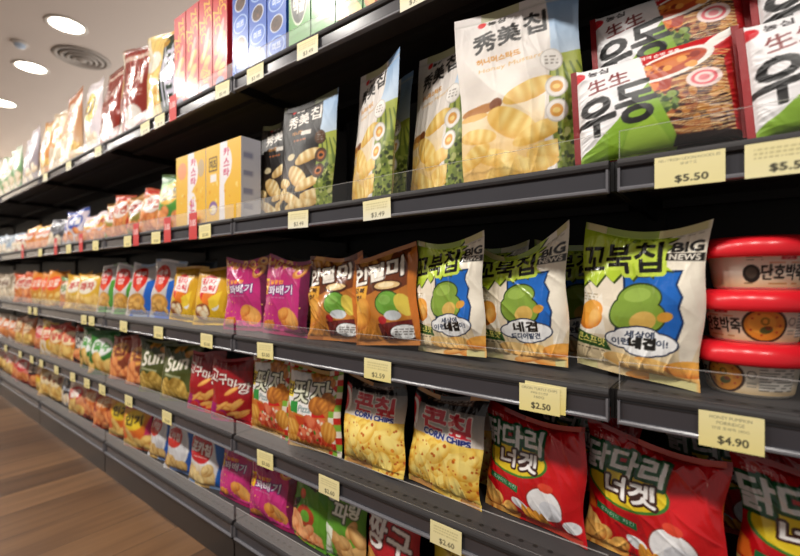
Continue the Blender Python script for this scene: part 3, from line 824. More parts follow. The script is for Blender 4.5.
# ================================================================= the place
DECK = {1: 1.425, 2: 1.014, 3: .677, 4: .388, 5: .138}
SHELF = {1: 'top shelf', 2: 'second shelf', 3: 'middle shelf', 4: 'fourth shelf', 5: 'bottom shelf'}
ORD = ['first', 'second', 'third', 'fourth', 'fifth', 'sixth', 'seventh', 'eighth', 'ninth', 'tenth', 'eleventh', 'twelfth', 'thirteenth', 'fourteenth']
def structure(o): o['kind'] = 'structure'; return o

# floor of wood-look planks lying across the aisle
def plank_material():
    m, nt, b = nodes('wood_planks')
    L = nt.links.new
    tc = nt.nodes.new('ShaderNodeTexCoord'); mp = nt.nodes.new('ShaderNodeMapping')
    mp.inputs['Rotation'].default_value = (0, 0, PI / 2); L(tc.outputs['Object'], mp.inputs['Vector'])
    br = nt.nodes.new('ShaderNodeTexBrick'); L(mp.outputs[0], br.inputs['Vector'])
    br.inputs['Scale'].default_value = 1; br.inputs['Brick Width'].default_value = 1.22; br.inputs['Row Height'].default_value = .185
    br.inputs['Mortar Size'].default_value = .0016; br.inputs['Mortar Smooth'].default_value = .2; br.inputs['Bias'].default_value = 0
    br.inputs['Color1'].default_value = (0, 0, 0, 1); br.inputs['Color2'].default_value = (1, 1, 1, 1); br.inputs['Mortar'].default_value = (.3, .3, .3, 1)
    br.offset = .37; br.offset_frequency = 2
    m2 = nt.nodes.new('ShaderNodeMapping'); m2.inputs['Scale'].default_value = (14, .9, 1); L(tc.outputs['Object'], m2.inputs['Vector'])
    ad = nt.nodes.new('ShaderNodeVectorMath'); ad.operation = 'ADD'; L(m2.outputs[0], ad.inputs[0])
    sc = nt.nodes.new('ShaderNodeVectorMath'); sc.operation = 'SCALE'; sc.inputs['Scale'].default_value = 7; L(br.outputs['Color'], sc.inputs[0]); L(sc.outputs[0], ad.inputs[1])
    n = nt.nodes.new('ShaderNodeTexNoise'); n.inputs['Scale'].default_value = 1.6; n.inputs['Detail'].default_value = 5; n.inputs['Distortion'].default_value = .6; L(ad.outputs[0], n.inputs['Vector'])
    mx = nt.nodes.new('ShaderNodeMath'); mx.operation = 'MULTIPLY_ADD'; mx.inputs[1].default_value = .45; L(br.outputs['Color'], mx.inputs[0])
    ml = nt.nodes.new('ShaderNodeMath'); ml.operation = 'MULTIPLY'; ml.inputs[1].default_value = .8; L(n.outputs['Fac'], ml.inputs[0]); L(ml.outputs[0], mx.inputs[2])
    cr = nt.nodes.new('ShaderNodeValToRGB'); L(mx.outputs[0], cr.inputs[0])
    e = cr.color_ramp.elements; e[0].position = .22; e[0].color = lin('#3a2618'); e[1].position = .88; e[1].color = lin('#78573a')
    k = e.new(.56); k.color = lin('#5a3e28')
    dk = nt.nodes.new('ShaderNodeMix'); dk.data_type = 'RGBA'; dk.inputs[7].default_value = lin('#38271b'); L(br.outputs['Fac'], dk.inputs[0]); L(cr.outputs[0], dk.inputs[6])
    L(dk.outputs[2], b.inputs['Base Color']); b.inputs['Roughness'].default_value = .42
    return m
floor = structure(ob('floor', box_mesh('floor', [(-9, -3.2, -.05, 2.2, 3.5, 0)], plank_material())))
ceil_mat = plain('ceiling_paint', '#cfc3ba', .8, 0, .02, 3)
ceiling = structure(ob('ceiling', box_mesh('ceiling', [(-9, -3.2, 2.70, 2.2, 3.5, 2.78)], ceil_mat)))
wall = structure(ob('wall_left', box_mesh('wall_left', [(-9.1, -3.2, 0, -9, 3.5, 2.7)], plain('end_wall_paint', '#efe6d8', .7, 0, .02, 3))))

# ceiling fittings
def dnlight(x, y, label):
    t = tag(empty('ceiling_light', (x, y, 2.70)), label, 'ceiling light', 'round ceiling lights')
    ob('trim_ring', trim_me, t); ob('diffuser', diff_me, t)
trim_me = lathe('trim_ring', [(.105, -.001), (.128, -.001), (.130, -.006), (.122, -.010), (.108, -.009), (.104, -.004)], 48, M['trim'])
diff_me = lathe('diffuser', [(.0, -.0065), (.06, -.0065), (.106, -.004)], 48, M['glow'])
for i, (x, y) in enumerate([(-3.87, .32), (-4.89, .33), (-6.13, .35), (-7.4, .36)]):
    dnlight(x, y, ['round glowing ceiling light nearest the camera, before the round vent', 'round glowing ceiling light, second from the camera', 'round glowing ceiling light, third from the camera, at the left edge', 'round glowing ceiling light farthest down the aisle'][i])
v = tag(empty('ceiling_vent', (-4.34, .55, 2.70)), 'round ribbed grey air vent in the ceiling beside the lights', 'air vent')
for i, (r0, r1, z) in enumerate([(.165, .205, -.006), (.125, .158, -.014), (.085, .115, -.020), (.045, .075, -.026)]):
    ob('vent_ring', lathe('vent_ring', [(r0, z + .004), (r0 + .004, z - .006), ((r0 + r1) / 2, z - .010), (r1, z), (r1 - .004, z + .006), (r0, z + .004)], 56, M['vent']), v)
ob('vent_core', lathe('vent_core', [(0, -.034), (.03, -.032), (.036, -.026), (.03, -.02)], 40, M['vent']), v)
ob('vent_throat', lathe('vent_throat', [(0, -.0006), (.178, -.0006)], 48, M['ventdark']), v)  # throat's shade is put into the dark colour of this flat disc
sd = tag(empty('smoke_detector', (-4.45, .17, 2.70)), 'small pale round detector on the ceiling left of the lights', 'smoke detector')
ob('detector_base', lathe('detector_base', [(0, -.001), (.05, -.001), (.052, -.012), (.045, -.016), (.0, -.017)], 40, M['trim']), sd)
ob('detector_head', lathe('detector_head', [(.036, -.0165), (.034, -.034), (.024, -.042), (.0, -.044)], 40, plain('detector_plastic', '#b9cbe0', .4)), sd)

# ----------------------------------------------------------------- shelving
SEAMS = [-8.137, -7.137, -6.137, -5.137, -4.137, -3.137, -2.137, -1.137, -.137, .863]
NB = len(SEAMS) - 1
def bayname(i):   # i counts from the left
    k = NB - 1 - i
    return ['in the bay nearest the camera', 'in the second bay from the camera', 'in the third bay from the camera', 'in the fourth bay from the camera', 'in the fifth bay from the camera', 'in the sixth bay from the camera', 'in the seventh bay from the camera', 'in the eighth bay from the camera', 'in the ninth bay from the camera'][k]
deck_prof = [(.44, 0), (.004, 0), (.0, -.0012), (-.0016, -.0045), (-.0022, -.008), (-.0008, -.0125), (.003, -.014), (.010, -.014), (.010, -.020), (.44, -.020)]
rail_prof = [(.0098, -.0145), (.004, -.0145), (.0032, -.017), (.0032, -.0425), (.0098, -.0425)]
lip_prof = [(.0098, -.0425), (.003, -.0425), (-.0015, -.0425), (-.0030, -.0445), (-.0030, -.0475), (-.0005, -.049), (.0098, -.049)]
L0, L1 = .006, .994
deck_me = extrude_mesh('deck', deck_prof, L0, L1, M['deck'])
rail_me = extrude_mesh('price_rail', rail_prof, L0 + .004, L1 - .004, M['rail'])
lip_me = extrude_mesh('rail_lip', lip_prof, L0 + .002, L1 - .002, M['railbright'])
brk = box_mesh('end_bracket', [(.0005, .012, -.045, .0055, .44, -.001)], M['black'])
cap = box_mesh('rail_end_cap', [(.0062, -.0022, -.0485, .0095, .0096, -.0146)], M['railbright'])
rib = box_mesh('underside_rib', [(.03, .30, -.036, .97, .33, -.0202), (.03, .10, -.036, .97, .13, -.0202)], M['under'])
def riser_mesh():
    V = []; F = []
    me = box_mesh('front_riser', [(L0 + .002, .0052, .0003, L1 - .002, .0066, .0400), (L0 + .002, .0051, .0400, L1 - .002, .0067, .0412), (L0 + .0008, .0051, .0003, L0 + .002, .0067, .0412)], [M['sheet'], M['edge']])
    for p in me.polygons:
        if p.index >= 6: p.material_index = 1
    return me
riser_me = riser_mesh()
for b in range(NB):
    x0 = SEAMS[b]
    f = tag(empty('shelving_frame', (x0, 0, 0)), 'black steel shelving frame with back panel ' + bayname(b), 'shelving', 'shelving frames')
    ob('back_panel', box_mesh('back_panel', [(.0, .452, .002, .999, .468, 1.70)], M['black']), f)
    ob('upright', box_mesh('upright', [(-.02, .4405, .002, .02, .4515, 1.70)], M['under']), f)
    kp = ob('kick_plate', box_mesh('kick_plate', [(.004, .004, .0005, .996, .012, .086), (.004, .0015, .078, .996, .004, .084)], M['kick']), None, (x0, 0, 0))
    tag(kp, 'brown-grey metal kick plate along the floor ' + bayname(b), 'kick plate', 'kick plates')
    for lv in range(1, 6):
        s = tag(empty('shelf', (x0, 0, DECK[lv])), f'dark grey metal {SHELF[lv]} with price rail {bayname(b)}', 'shelf', f'shelves of the {SHELF[lv]} row')
        ob('deck', deck_me, s); pr = ob('price_rail', rail_me, s); ob('rail_lip', lip_me, pr)
        ob('end_bracket', brk, s); e = ob('end_bracket', brk, s); e.location.x = .994
        ob('rail_end_cap', cap, pr); e = ob('rail_end_cap', cap, pr); e.location.x = .9843
        r = ob('front_riser', riser_me, s); r['label'] = 'clear plastic front strip'
        if lv < 5: ob('underside_rib', rib, s)

# ----------------------------------------------------------------- price tags
def tag_art(price, lines, W=.070, H=.043, nu=30, base='#f0e298'):
    a = canvas(W, H, nu, base, 3)
    a.grad(base, '#f4e9b0', 0, 1)
    if lines:
        for i, l in enumerate(lines): a.text(l, .5, .86 - .145 * i, h=.085, w=min(.86, .045 * len(l) + .06), col='#8a8465')
    else: a.lines(.12, .5, .88, .86, 3, '#b9ae78', .7)
    if price: a.text(price, .54, .24, h=.24, w=.46, col='#3a382a', bold=.006)
    return a
def tag_kind(name, art, W, H):
    col = art.cells(); nv, nu = col.shape[:2]
    x, z = np.meshgrid(np.linspace(-W / 2, W / 2, nu), np.linspace(-H / 2, H / 2, nv))
    fr = np.stack([x, np.full_like(x, -.0007) - .0022 * (2 * x / W) ** 2 * 0, z], -1).reshape(-1, 3)
    bk = fr.copy(); bk[:, 1] = 0
    ids = np.arange(nu * nv).reshape(nv, nu)
    rim = np.concatenate([ids[0, :-1], ids[:-1, -1], ids[-1, :0:-1], ids[:0:-1, 0]])
    n = len(rim); rn = np.roll(rim, -1); o = nu * nv
    side = np.stack([rim + o, rn + o, rn, rim], 1)
    F = np.concatenate([grid_faces(nv, nu), grid_faces(nv, nu, o, True), side])
    return mesh_np(name, np.concatenate([fr, bk]), F, M['paper'], np.concatenate([col.reshape(-1, 3)] * 2), smooth=False)
def rail_z(lv): return DECK[lv] - .030
def put_tag(me, x, lv, label, rot=0, dz=0, name='price_tag', group=None, y=-.0026):
    o = ob(name, me, None, (x, y, rail_z(lv) + dz)); o.rotation_euler = (0, R(rot), 0)
    return tag(o, label, 'price tag' if name == 'price_tag' else 'promotion tag', group or 'price tags on the ' + SHELF[lv] + ' rail')

t490 = tag_kind('price_tag', tag_art('$4.90', ['HONEY PUMPKIN', 'PORRIDGE', '단밤 호박죽 285G'], .066, .046, 84), .066, .046)
t250 = tag_kind('price_tag', tag_art('$2.50', ['ORION TURTLE CHIPS', '꼬북칩 콘스프맛', '160G'], .066, .044, 72), .066, .044)
t259 = tag_kind('price_tag', tag_art('$2.59', None, .074, .043, 46), .074, .043)
t550 = tag_kind('price_tag', tag_art('$5.50', ['NS / FRESH UDON NOODLES', '생생우동'], .078, .042, 80, '#f1e6a8'), .078, .042)
tpale = tag_kind('price_tag', tag_art('$5.50', None, .078, .042, 60, '#f4ecb8'), .078, .042)
t260 = tag_kind('price_tag', tag_art('$2.60', None, .068, .043, 46, '#eee3ae'), .068, .043)
tsm = tag_kind('price_tag', tag_art('$2.50', None, .070, .042, 32), .070, .042)
twh = tag_kind('price_tag', tag_art('$3.49', None, .076, .042, 40, '#efecd6'), .076, .042)
tback = tag_kind('price_tag', tag_art(None, None, .066, .044, 30, '#ecd97c'), .066, .044)
tpromo = tag_kind('promotion_tag', (lambda a: (a.grad('#cf3a38', '#d4484a', 0, 1), a.text('3.85', .5, .62, w=.7, h=.22, col='#f4dcd8', bold=.02), a)[-1])(canvas(.05, .085, 24, '#d0403c', 3)), .05, .085)

put_tag(t490, -.001, 3, 'yellow tag reading $4.90 under the red-lidded tubs', dz=-.002)
put_tag(tback, -.236, 3, 'blank yellow tag peeking out behind the $2.50 tag', 1.5, .002, y=-.0024)
put_tag(t250, -.245, 3, 'yellow tag reading $2.50 under the lime green bags', 0, -.002, y=-.0030)
put_tag(t259, -.588, 3, 'yellow tag reading $2.59 under the brown snack bags', 1)
put_tag(t550, -.045, 2, 'pale yellow tag reading $5.50 under the front noodle packet')
put_tag(tpale, .052, 2, 'pale yellow tag at the right edge of the second shelf')
put_tag(t260, -.421, 4, 'cream tag reading $2.60 under the corn chips', 1)
put_tag(t260, -.735, 4, 'cream tag under the second pizza snack bag, fourth shelf rail', 1)
for lv, xs, me, colr in ((1, [-.49, -.81, -1.025, -1.19, -1.60, -1.72, -2.2, -2.6, -3.0], twh, 'cream'), (2, [-.59, -.845], twh, 'cream'), (2, [-1.29, -1.63, -1.88, -2.23, -2.6, -3.1], tsm, 'yellow'),
                         (3, [-.98, -1.28, -1.61, -1.92, -2.28, -2.38, -3.2, -3.32], tsm, 'yellow'), (4, [-.98, -1.545, -1.87, -2.15, -2.34, -2.54, -2.8, -3.08, -3.28, -3.55, -3.94], tsm, 'yellow')):
    for i, x in enumerate(xs):
        put_tag(me, x, lv, f'small {colr} price tag, {ORD[i]} such from the right on the {SHELF[lv]} rail', (-1.5, 1, 0, 2, -1)[i % 5])
for i, x in enumerate([-1.363, -1.61 + .07, -1.87 + .07, -2.42, -2.81, -3.49]):
    put_tag(tpromo, x, 2, f'tall red promotion tag, {ORD[i]} from the right on the second shelf rail', 0, .022, 'promotion_tag', 'red promotion tags on the second shelf', y=-.0029)
put_tag(tpromo, -1.50, 1, 'tall red promotion tag on the top shelf by the cracker boxes', 0, .022, 'promotion_tag', 'red promotion tags', y=-.0029)

# ----------------------------------------------------------------- goods
def run(kind, lv, xs, desc, y=.07, yaw=-4, lean=4, roll=0, group=None, jit=None, ver0=0):
    """a facing of the same packet, listed from right to left"""
    rs = random.Random(int(abs(xs[0]) * 1000) + lv)
    if jit is None: jit = 1.0 if kind.parts else 1.5
    out = []
    for i, x in enumerate(xs):
        if len(xs) == 1: lab = f'{desc} on the {SHELF[lv]}'
        else: lab = f'{desc}, {ORD[i]} from right, {SHELF[lv]}'
        out.append(kind.place(x, y + jit * rs.uniform(-.008, .008), DECK[lv], lab, yaw + jit * rs.uniform(-5, 5), lean + jit * rs.uniform(-2, 3), roll + jit * rs.uniform(-3, 3), ver0 + i, group or f'{desc} row'))
    return out

# middle shelf, near
lime = Kind('snack_bag', .192, .243, .058, art_lime(0), 'foil', versions=2, seed=3, crush=1.35, ear=.006)
lime_b = Kind('snack_bag', .20, .24, .058, art_lime(1), 'foil', versions=1, seed=11, crush=1.35, ear=.030, skew=.010)
lime.place(-.126, .080, DECK[3], 'lime green bag beside the red-lidded tubs, black Korean title', -16, 1, 3.5, 0, 'lime green snack bags')
lime_b.place(-.318, .103, DECK[3], 'middle one of the three front lime green bags, above the $2.50 tag', -12, 2, -2, 0, 'lime green snack bags')
lime.place(-.462, .080, DECK[3], 'lime green bag beside the brown bags, black Korean title', -12, 2, -3, 1, 'lime green snack bags')
lime.place(-.25, .225, DECK[3], 'lime green bag half hidden in shadow between two front lime bags', -6, 3, 0, 1, 'lime green snack bags')
lime.place(-.44, .215, DECK[3], 'lime green bag in shadow directly behind the leftmost lime bag', -6, 3, 0, 0, 'lime green snack bags')
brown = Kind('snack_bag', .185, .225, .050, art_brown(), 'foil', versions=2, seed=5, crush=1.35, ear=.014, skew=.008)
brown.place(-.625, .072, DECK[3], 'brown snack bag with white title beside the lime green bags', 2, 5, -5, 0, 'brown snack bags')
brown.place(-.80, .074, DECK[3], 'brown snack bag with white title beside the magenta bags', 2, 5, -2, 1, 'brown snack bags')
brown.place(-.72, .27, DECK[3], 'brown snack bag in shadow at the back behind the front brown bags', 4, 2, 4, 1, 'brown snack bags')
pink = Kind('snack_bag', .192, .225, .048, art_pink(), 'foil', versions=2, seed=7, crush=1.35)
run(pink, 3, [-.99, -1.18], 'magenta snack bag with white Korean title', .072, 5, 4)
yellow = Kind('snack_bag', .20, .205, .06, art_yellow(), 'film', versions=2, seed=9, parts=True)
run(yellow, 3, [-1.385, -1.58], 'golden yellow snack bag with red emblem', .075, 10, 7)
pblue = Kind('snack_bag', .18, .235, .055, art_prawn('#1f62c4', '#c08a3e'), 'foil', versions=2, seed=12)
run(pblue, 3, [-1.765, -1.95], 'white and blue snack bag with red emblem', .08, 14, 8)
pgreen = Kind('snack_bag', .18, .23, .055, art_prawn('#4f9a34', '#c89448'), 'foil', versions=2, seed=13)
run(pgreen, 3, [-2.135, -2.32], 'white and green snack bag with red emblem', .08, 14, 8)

# middle shelf, far
G = {}
def gen(key, *a, W=.19, H=.21, T=.05, mat='film', cat='snack bag', name='snack_bag', versions=2, **k):
    G[key] = Kind(name, W, H, T, art_generic(*a, W=W, H=H, seed=len(G) + 30, **k), mat, versions=versions, parts=False, seed=len(G) + 40, cat=cat)
    return G[key]
CH = ('#f2cf7a', '#b8742a'); CR = ('#f0a060', '#a83c1c'); CW = ('#f4e8d0', '#c09a6a')
gen('gold', '#d9a02a', '#e4c04a', '#e9e2d0', '#b8302a', '과자', CH, H=.19)
gen('mix', '#b84a34', '#c9b07a', '#ecdcc8', '#3a7a3a', '맛', CR, '#5a8a4a', H=.17)
gen('orange', '#d9801f', '#d99a30', '#e8542a', '#f4e6d8', '꼬깔', CH, H=.205)
gen('redorange', '#c84a22', '#d9822a', '#e8d8c8', '#b02a22', '콘', CR, H=.20)
gen('grey', '#8a7a68', '#b8a88c', '#d8cdbb', '#5a3a2a', '곡물', CW, H=.20)
run(G['gold'], 3, [-2.52, -2.70], 'low golden snack bag with pale emblem', .058, 11, 8)
run(G['mix'], 3, [-2.88], 'small red and tan snack bag with green band', .058, 11, 6)
run(G['orange'], 3, [-3.06, -3.24, -3.43], 'orange snack bag with red emblem', .058, 11, 4)
run(G['redorange'], 3, [-3.61, -3.79], 'red-orange snack bag with pale emblem', .058, 11, 4)
run(G['grey'], 3, [-3.98, -4.16, -4.34, -4.52], 'greyish tan snack bag', .058, 11, 4)
# bags behind the front row, their shade put into dark print colours
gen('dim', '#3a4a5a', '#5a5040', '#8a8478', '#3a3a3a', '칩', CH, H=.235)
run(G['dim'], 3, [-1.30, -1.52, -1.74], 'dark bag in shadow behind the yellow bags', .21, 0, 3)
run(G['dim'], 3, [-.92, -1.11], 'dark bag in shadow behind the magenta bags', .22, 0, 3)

# soup tubs
def tub_art(rot):
    W, H = .34, .046
    a = canvas(W, H, 290, '#e6dccb', 90, 2)
    a.grad('#d8b98a', '#eae2d4', 0, .5)
    ox = rot
    def X(x): return ox + x
    a.ell(X(.415), .42, .028, .27, '#1d1916'); a.ell(X(.415), .44, .018, .17, '#4a4238'); a.lines(X(.39), .10, X(.44), .18, 1, '#6a4a2a')
    a.lines(X(.40), .80, X(.45), .95, 2, '#5a6a5a', .7)
    a.text('단호박죽', X(.525), .46, w=.155, h=.46, col='#191512', bold=.0022)
    a.rect(X(.505), .83, X(.56), .98, '#c22430'); a.text('양반', X(.532), .905, w=.036, h=.11, col='#f2e4e0'); a.lines(X(.47), .72, X(.6), .78, 1, '#c8622a', .8)
    a.lines(X(.47), .08, X(.58), .17, 1, '#a86a2a', .8)
    cx = X(.68)
    a.ell(cx, .5, .075, .52, '#3a1f12'); a.ell(cx, .5, .066, .455, '#d98a2c'); a.ell(cx - .01, .55, .045, .3, '#e9a23c')
    a.ell(cx + .005, .36, .022, .11, '#5a5a2c', 20); a.ell(cx + .012, .42, .012, .06, '#7a3a1a'); a.ring(cx, .62, .014, .12, '#8a6a1c', .6)
    for dx, y in ((-.04, .7), (.035, .75), (-.045, .35), (.04, .3), (-.01, .2), (.05, .5), (-.02, .83)): a.ell(cx + dx, y, .004, .035, '#b83a1c')
    a.rect(X(.80), .15, X(.93), .92, '#eee7dc'); a.lines(X(.80), .12, X(.93), .92, 9, '#5f5a52', .75); a.ring(X(.775), .62, .016, .13, '#8a8278', .7); a.lines(X(.76), .2, X(.79), .4, 2, '#8a8278', .8)
    return a
def soup_tub(i, z, rot, label):
    t = tag(empty('soup_tub', (.020 + .004 * i, .116, z)), label, 'soup tub', 'red-lidded soup tubs in a stack')
    a = tub_art(rot); col = a.cells(); nv, nu = col.shape[:2]
    ang = np.linspace(-PI / 2 - PI, -PI / 2 + PI, nu)   # x = .5 of the art faces the aisle
    zz = np.linspace(.004, .048, nv); rr = np.linspace(.0500, .0572, nv)
    V = np.stack([np.outer(rr, np.cos(ang)), np.outer(rr, np.sin(ang)), np.outer(zz, np.ones(nu))], -1)
    ob('cup', mesh_np('cup', V, grid_faces(nv, nu), M['tub'], col), t)
    ob('cup_base', lathe('cup_base', [(0, .003), (.040, .003), (.042, .0), (.048, .0), (.0500, .004)], 64, plain('tub_plastic', '#e2d8c8', .4)), t)
    l = ob('lid', lathe('lid', [(.0560, .0470), (.066, .0448), (.0712, .0450), (.0738, .0475), (.0744, .053), (.0736, .060), (.070, .0675), (.063, .0722), (.056, .0735), (.052, .0732), (.049, .0728), (0, .0728)], 96, M['redlid']), t)
    l['label'] = 'glossy red plastic lid'
    return t
z0 = DECK[3] + .0006
soup_tub(0, z0, -.27, 'bottom soup tub of the red-lidded stack')
soup_tub(1, z0 + .0730, -.145, 'middle soup tub of the red-lidded stack, soup picture at right')
soup_tub(2, z0 + .1460, .065, 'top soup tub of the red-lidded stack')

# fourth shelf
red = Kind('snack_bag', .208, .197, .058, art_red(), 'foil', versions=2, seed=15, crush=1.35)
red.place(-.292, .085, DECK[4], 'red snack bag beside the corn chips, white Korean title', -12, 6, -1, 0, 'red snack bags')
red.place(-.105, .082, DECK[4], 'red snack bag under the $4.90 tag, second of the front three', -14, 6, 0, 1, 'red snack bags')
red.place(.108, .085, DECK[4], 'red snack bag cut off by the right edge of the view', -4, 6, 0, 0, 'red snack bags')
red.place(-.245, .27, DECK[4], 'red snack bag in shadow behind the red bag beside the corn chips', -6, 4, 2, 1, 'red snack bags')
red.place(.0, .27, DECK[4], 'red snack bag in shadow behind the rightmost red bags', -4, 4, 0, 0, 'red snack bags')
corn = Kind('snack_bag', .190, .212, .046, art_corn(), 'foil', versions=2, seed=17, crush=1.35)
corn.place(-.478, .070, DECK[4], 'corn chip bag beside the red bags, white and red title', -6, 7, 1, 0, 'corn chip bags')
corn.place(-.665, .066, DECK[4], 'corn chip bag beside the pizza snack bags, red title', 2, 7, -2, 1, 'corn chip bags')
corn.place(-.50, .18, DECK[4], 'corn chip bag in shadow behind the front corn chip bags', -4, 3, 0, 1, 'corn chip bags')
pizza = Kind('snack_bag', .192, .222, .045, art_pizza(), 'film', versions=2, seed=19)
run(pizza, 4, [-.86, -1.05], 'pizza snack bag with red and green checked border', .062, 6, 4, 0)
sweet = Kind('snack_bag', .172, .205, .05, art_sweetpotato(), 'film', versions=2, seed=21)
run(sweet, 4, [-1.24, -1.41], 'deep red snack bag with wavy white title', .060, 10, 4)
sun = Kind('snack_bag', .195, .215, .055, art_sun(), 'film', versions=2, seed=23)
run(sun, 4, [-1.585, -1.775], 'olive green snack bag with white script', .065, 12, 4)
gen('crisps', '#a83a22', '#6a3a24', '#e0a04a', '#6a2418', '칩', CR, H=.20)
gen('greenw', '#3f8a34', '#2f6a2c', '#e9ecea', '#4a9a3c', '옥수', CH, '#2a6a2c', H=.21)
gen('blackl', '#1c1a1a', '#2a2624', '#d8d4cc', '#1c1a1a', 'SNI', CR, '#c8402a', H=.20)
gen('redyel', '#c8302a', '#e0b02a', '#f0dcb0', '#c02424', '양념', CH, H=.195)
gen('yell', '#e0b838', '#c89a2a', '#d8402a', '#f4ead0', '콘', CW, H=.20)
gen('whitered', '#e4dcd4', '#d84030', '#c8242a', '#f4ece4', '새콤', CR, H=.19)
gen('orbr', '#b8602a', '#c88a4a', '#e8d0a8', '#7a3a1c', '고소', CH, H=.19)
gen('whor', '#d8c8b4', '#e0e0de', '#d86a2a', '#f4ece4', '쌀', CR, H=.18)
run(G['crisps'], 4, [-1.95, -2.13], 'red and brown crisp bag', .058, 11, 5)
run(G['greenw'], 4, [-2.31, -2.49], 'green snack bag with white oval', .058, 11, 4)
run(G['blackl'], 4, [-2.66], 'black snack bag with white lettering panel', .058, 11, 4)
run(G['redyel'], 4, [-2.83, -3.0], 'red and yellow snack bag', .058, 11, 4)
run(G['yell'], 4, [-3.17], 'yellow snack bag with red emblem', .058, 11, 4)
run(G['whitered'], 4, [-3.36], 'white and red snack bag', .058, 11, 4)
run(G['orbr'], 4, [-3.66, -3.84], 'orange-brown snack bag', .058, 11, 4)
run(G['whor'], 4, [-4.06, -4.25, -4.43], 'white and orange snack bag', .058, 11, 4)

# bottom shelf
pink_low = Kind('snack_bag', .185, .192, .046, art_pink(), 'foil', versions=2, seed=8, crush=1.2)
run(pink_low, 5, [-1.035, -1.225], 'magenta snack bag with white Korean title', .060, 8, 6)
pink_low.place(-.985, .17, DECK[5], 'magenta snack bag in shadow behind the front ones, bottom shelf', -4, 4, 0, 1, 'magenta snack bag row')
g0 = Kind('snack_bag', .15, .20, .05, art_onion(0), 'film', versions=1, seed=25)
g0.place(-.885, .062, DECK[5], 'green snack bag with black and yellow badge, bottom shelf', -4, 6, 3, 0)
g1 = Kind('snack_bag', .155, .20, .05, art_onion(1), 'film', versions=1, seed=26)
g1.place(-.755, .062, DECK[5], 'green snack bag with bulky white letters, bottom shelf', -4, 6, -1, 0)
jj = Kind('snack_bag', .165, .20, .05, art_jjang(), 'film', versions=1, seed=27)
jj.place(-.605, .060, DECK[5], 'dark red snack bag with large white letters, bottom shelf', -6, 6, 0, 0)
gy = Kind('snack_bag', .18, .20, .05, art_greenyellow(), 'film', versions=2, seed=28)
run(gy, 5, [-.25, -.43], 'green snack bag with yellow sash', .075, -6, 6)
pk = Kind('snack_bag', .17, .20, .05, art_poka(), 'foil', versions=1, seed=29)
run(pk, 5, [-1.405], 'white potato crisp bag with large red emblem', .060, 12, 6)
pkb = Kind('snack_bag', .17, .20, .05, art_poka_blue(), 'foil', versions=2, seed=31)
run(pkb, 5, [-1.565, -1.745], 'blue and silver potato crisp bag', .060, 12, 8)
gen('yelx', '#e0b82a', '#d8402a', '#e8c832', '#1c1a18', '인기', CH, '#c8326a', H=.19)
gen('redbr', '#a8321c', '#8a2a1a', '#c86a2a', '#f0d8b0', '매운', CR, H=.19)
gen('orwh', '#e0d0c0', '#d86a2a', '#c8302a', '#f4ece4', '꿀', CH, H=.17)
gen('greyb', '#4a4a52', '#8a98b0', '#1c1c20', '#c8d0dc', '김', CW, H=.18)
gen('tan', '#c89a5a', '#d8b87a', '#e8d8b0', '#8a4a2a', '누룽', CH, H=.18)
gen('yelb', '#e0b030', '#e8c84a', '#d87a2a', '#f4ead0', '바나', CH, H=.19)
gen('darkred', '#7a1c18', '#a82a20', '#2a1412', '#e8c8b0', '초코', CR, H=.18)
gen('pinky', '#d86a7a', '#e0b84a', '#e8d8c8', '#c83a4a', '딸기', CH, H=.18)
run(G['yelx'], 5, [-1.93, -2.11], 'yellow snack bag with black letters and pink band', .058, 11, 6)
run(G['redbr'], 5, [-2.29, -2.47], 'red-brown snack bag', .058, 11, 6)
run(G['orwh'], 5, [-2.65], 'white and orange snack bag', .058, 11, 6)
run(G['greyb'], 5, [-2.83], 'grey and black snack bag', .058, 11, 6)
run(G['tan'], 5, [-3.01, -3.19], 'tan snack bag', .058, 11, 6)
run(G['yelb'], 5, [-3.37], 'bright yellow snack bag', .058, 11, 6)
run(G['darkred'], 5, [-3.55], 'dark red snack bag', .058, 11, 6)
run(G['whitered'], 5, [-3.74, -3.92], 'white and red snack bag', .058, 11, 6)
run(G['pinky'], 5, [-4.11, -4.30, -4.48], 'pink and yellow snack bag', .058, 11, 6)

# second shelf
udon = Kind('noodle_packet', .222, .168, .05, art_udon(), 'matte', kind='noodle', versions=2, seed=33, crush=.6, back='#a3161c', cat='noodle packet')
udon.place(-.088, .042, DECK[2], 'noodle packet standing in front above the $5.50 tag', 6, 10, -4, 0, 'white, green and red noodle packets')
udon.place(.128, .042, DECK[2], 'noodle packet cut off by the right edge, lower of two', 4, 10, -4, 1, 'white, green and red noodle packets')
for i, x in enumerate((-.09, .132)):
    for k in range(2):
        udon.place(x, .098, DECK[2] + .062 * k, ['noodle packet lying flat behind the front noodle packet', 'noodle packet lying flat behind the rightmost noodle packet'][i] + [', lower one', ', upper one'][k], 0, 88, 0, k, 'white, green and red noodle packets')
udon.place(-.080, .128, DECK[2] + .126, 'noodle packet raised behind the front one, its top cut off', 4, 8, -4, 1, 'white, green and red noodle packets')
udon.place(.140, .128, DECK[2] + .126, 'noodle packet raised at the back by the right edge', 4, 8, -4, 0, 'white, green and red noodle packets')
sumi = Kind('chip_pouch', .222, .325, .07, art_sumi(0), 'matte', kind='pouch', versions=2, seed=35, crush=1.0, cat='chip pouch')
sumid = Kind('chip_pouch', .21, .30, .06, art_sumi(1), 'matte', kind='pouch', versions=2, seed=36, crush=1.0, cat='chip pouch')
sumi.place(-.298, .062, DECK[2], 'large white chip pouch beside the noodle packets', 18, 2, -3, 0, 'white chip pouches')
sumi.place(-.515, .112, DECK[2], 'white chip pouch turned aside, partly behind the largest pouch', -22, 2, 4, 1, 'white chip pouches')
sumi.place(-.725, .20, DECK[2], 'white chip pouch showing only its green field strip', -28, 2, 3, 0, 'white chip pouches')
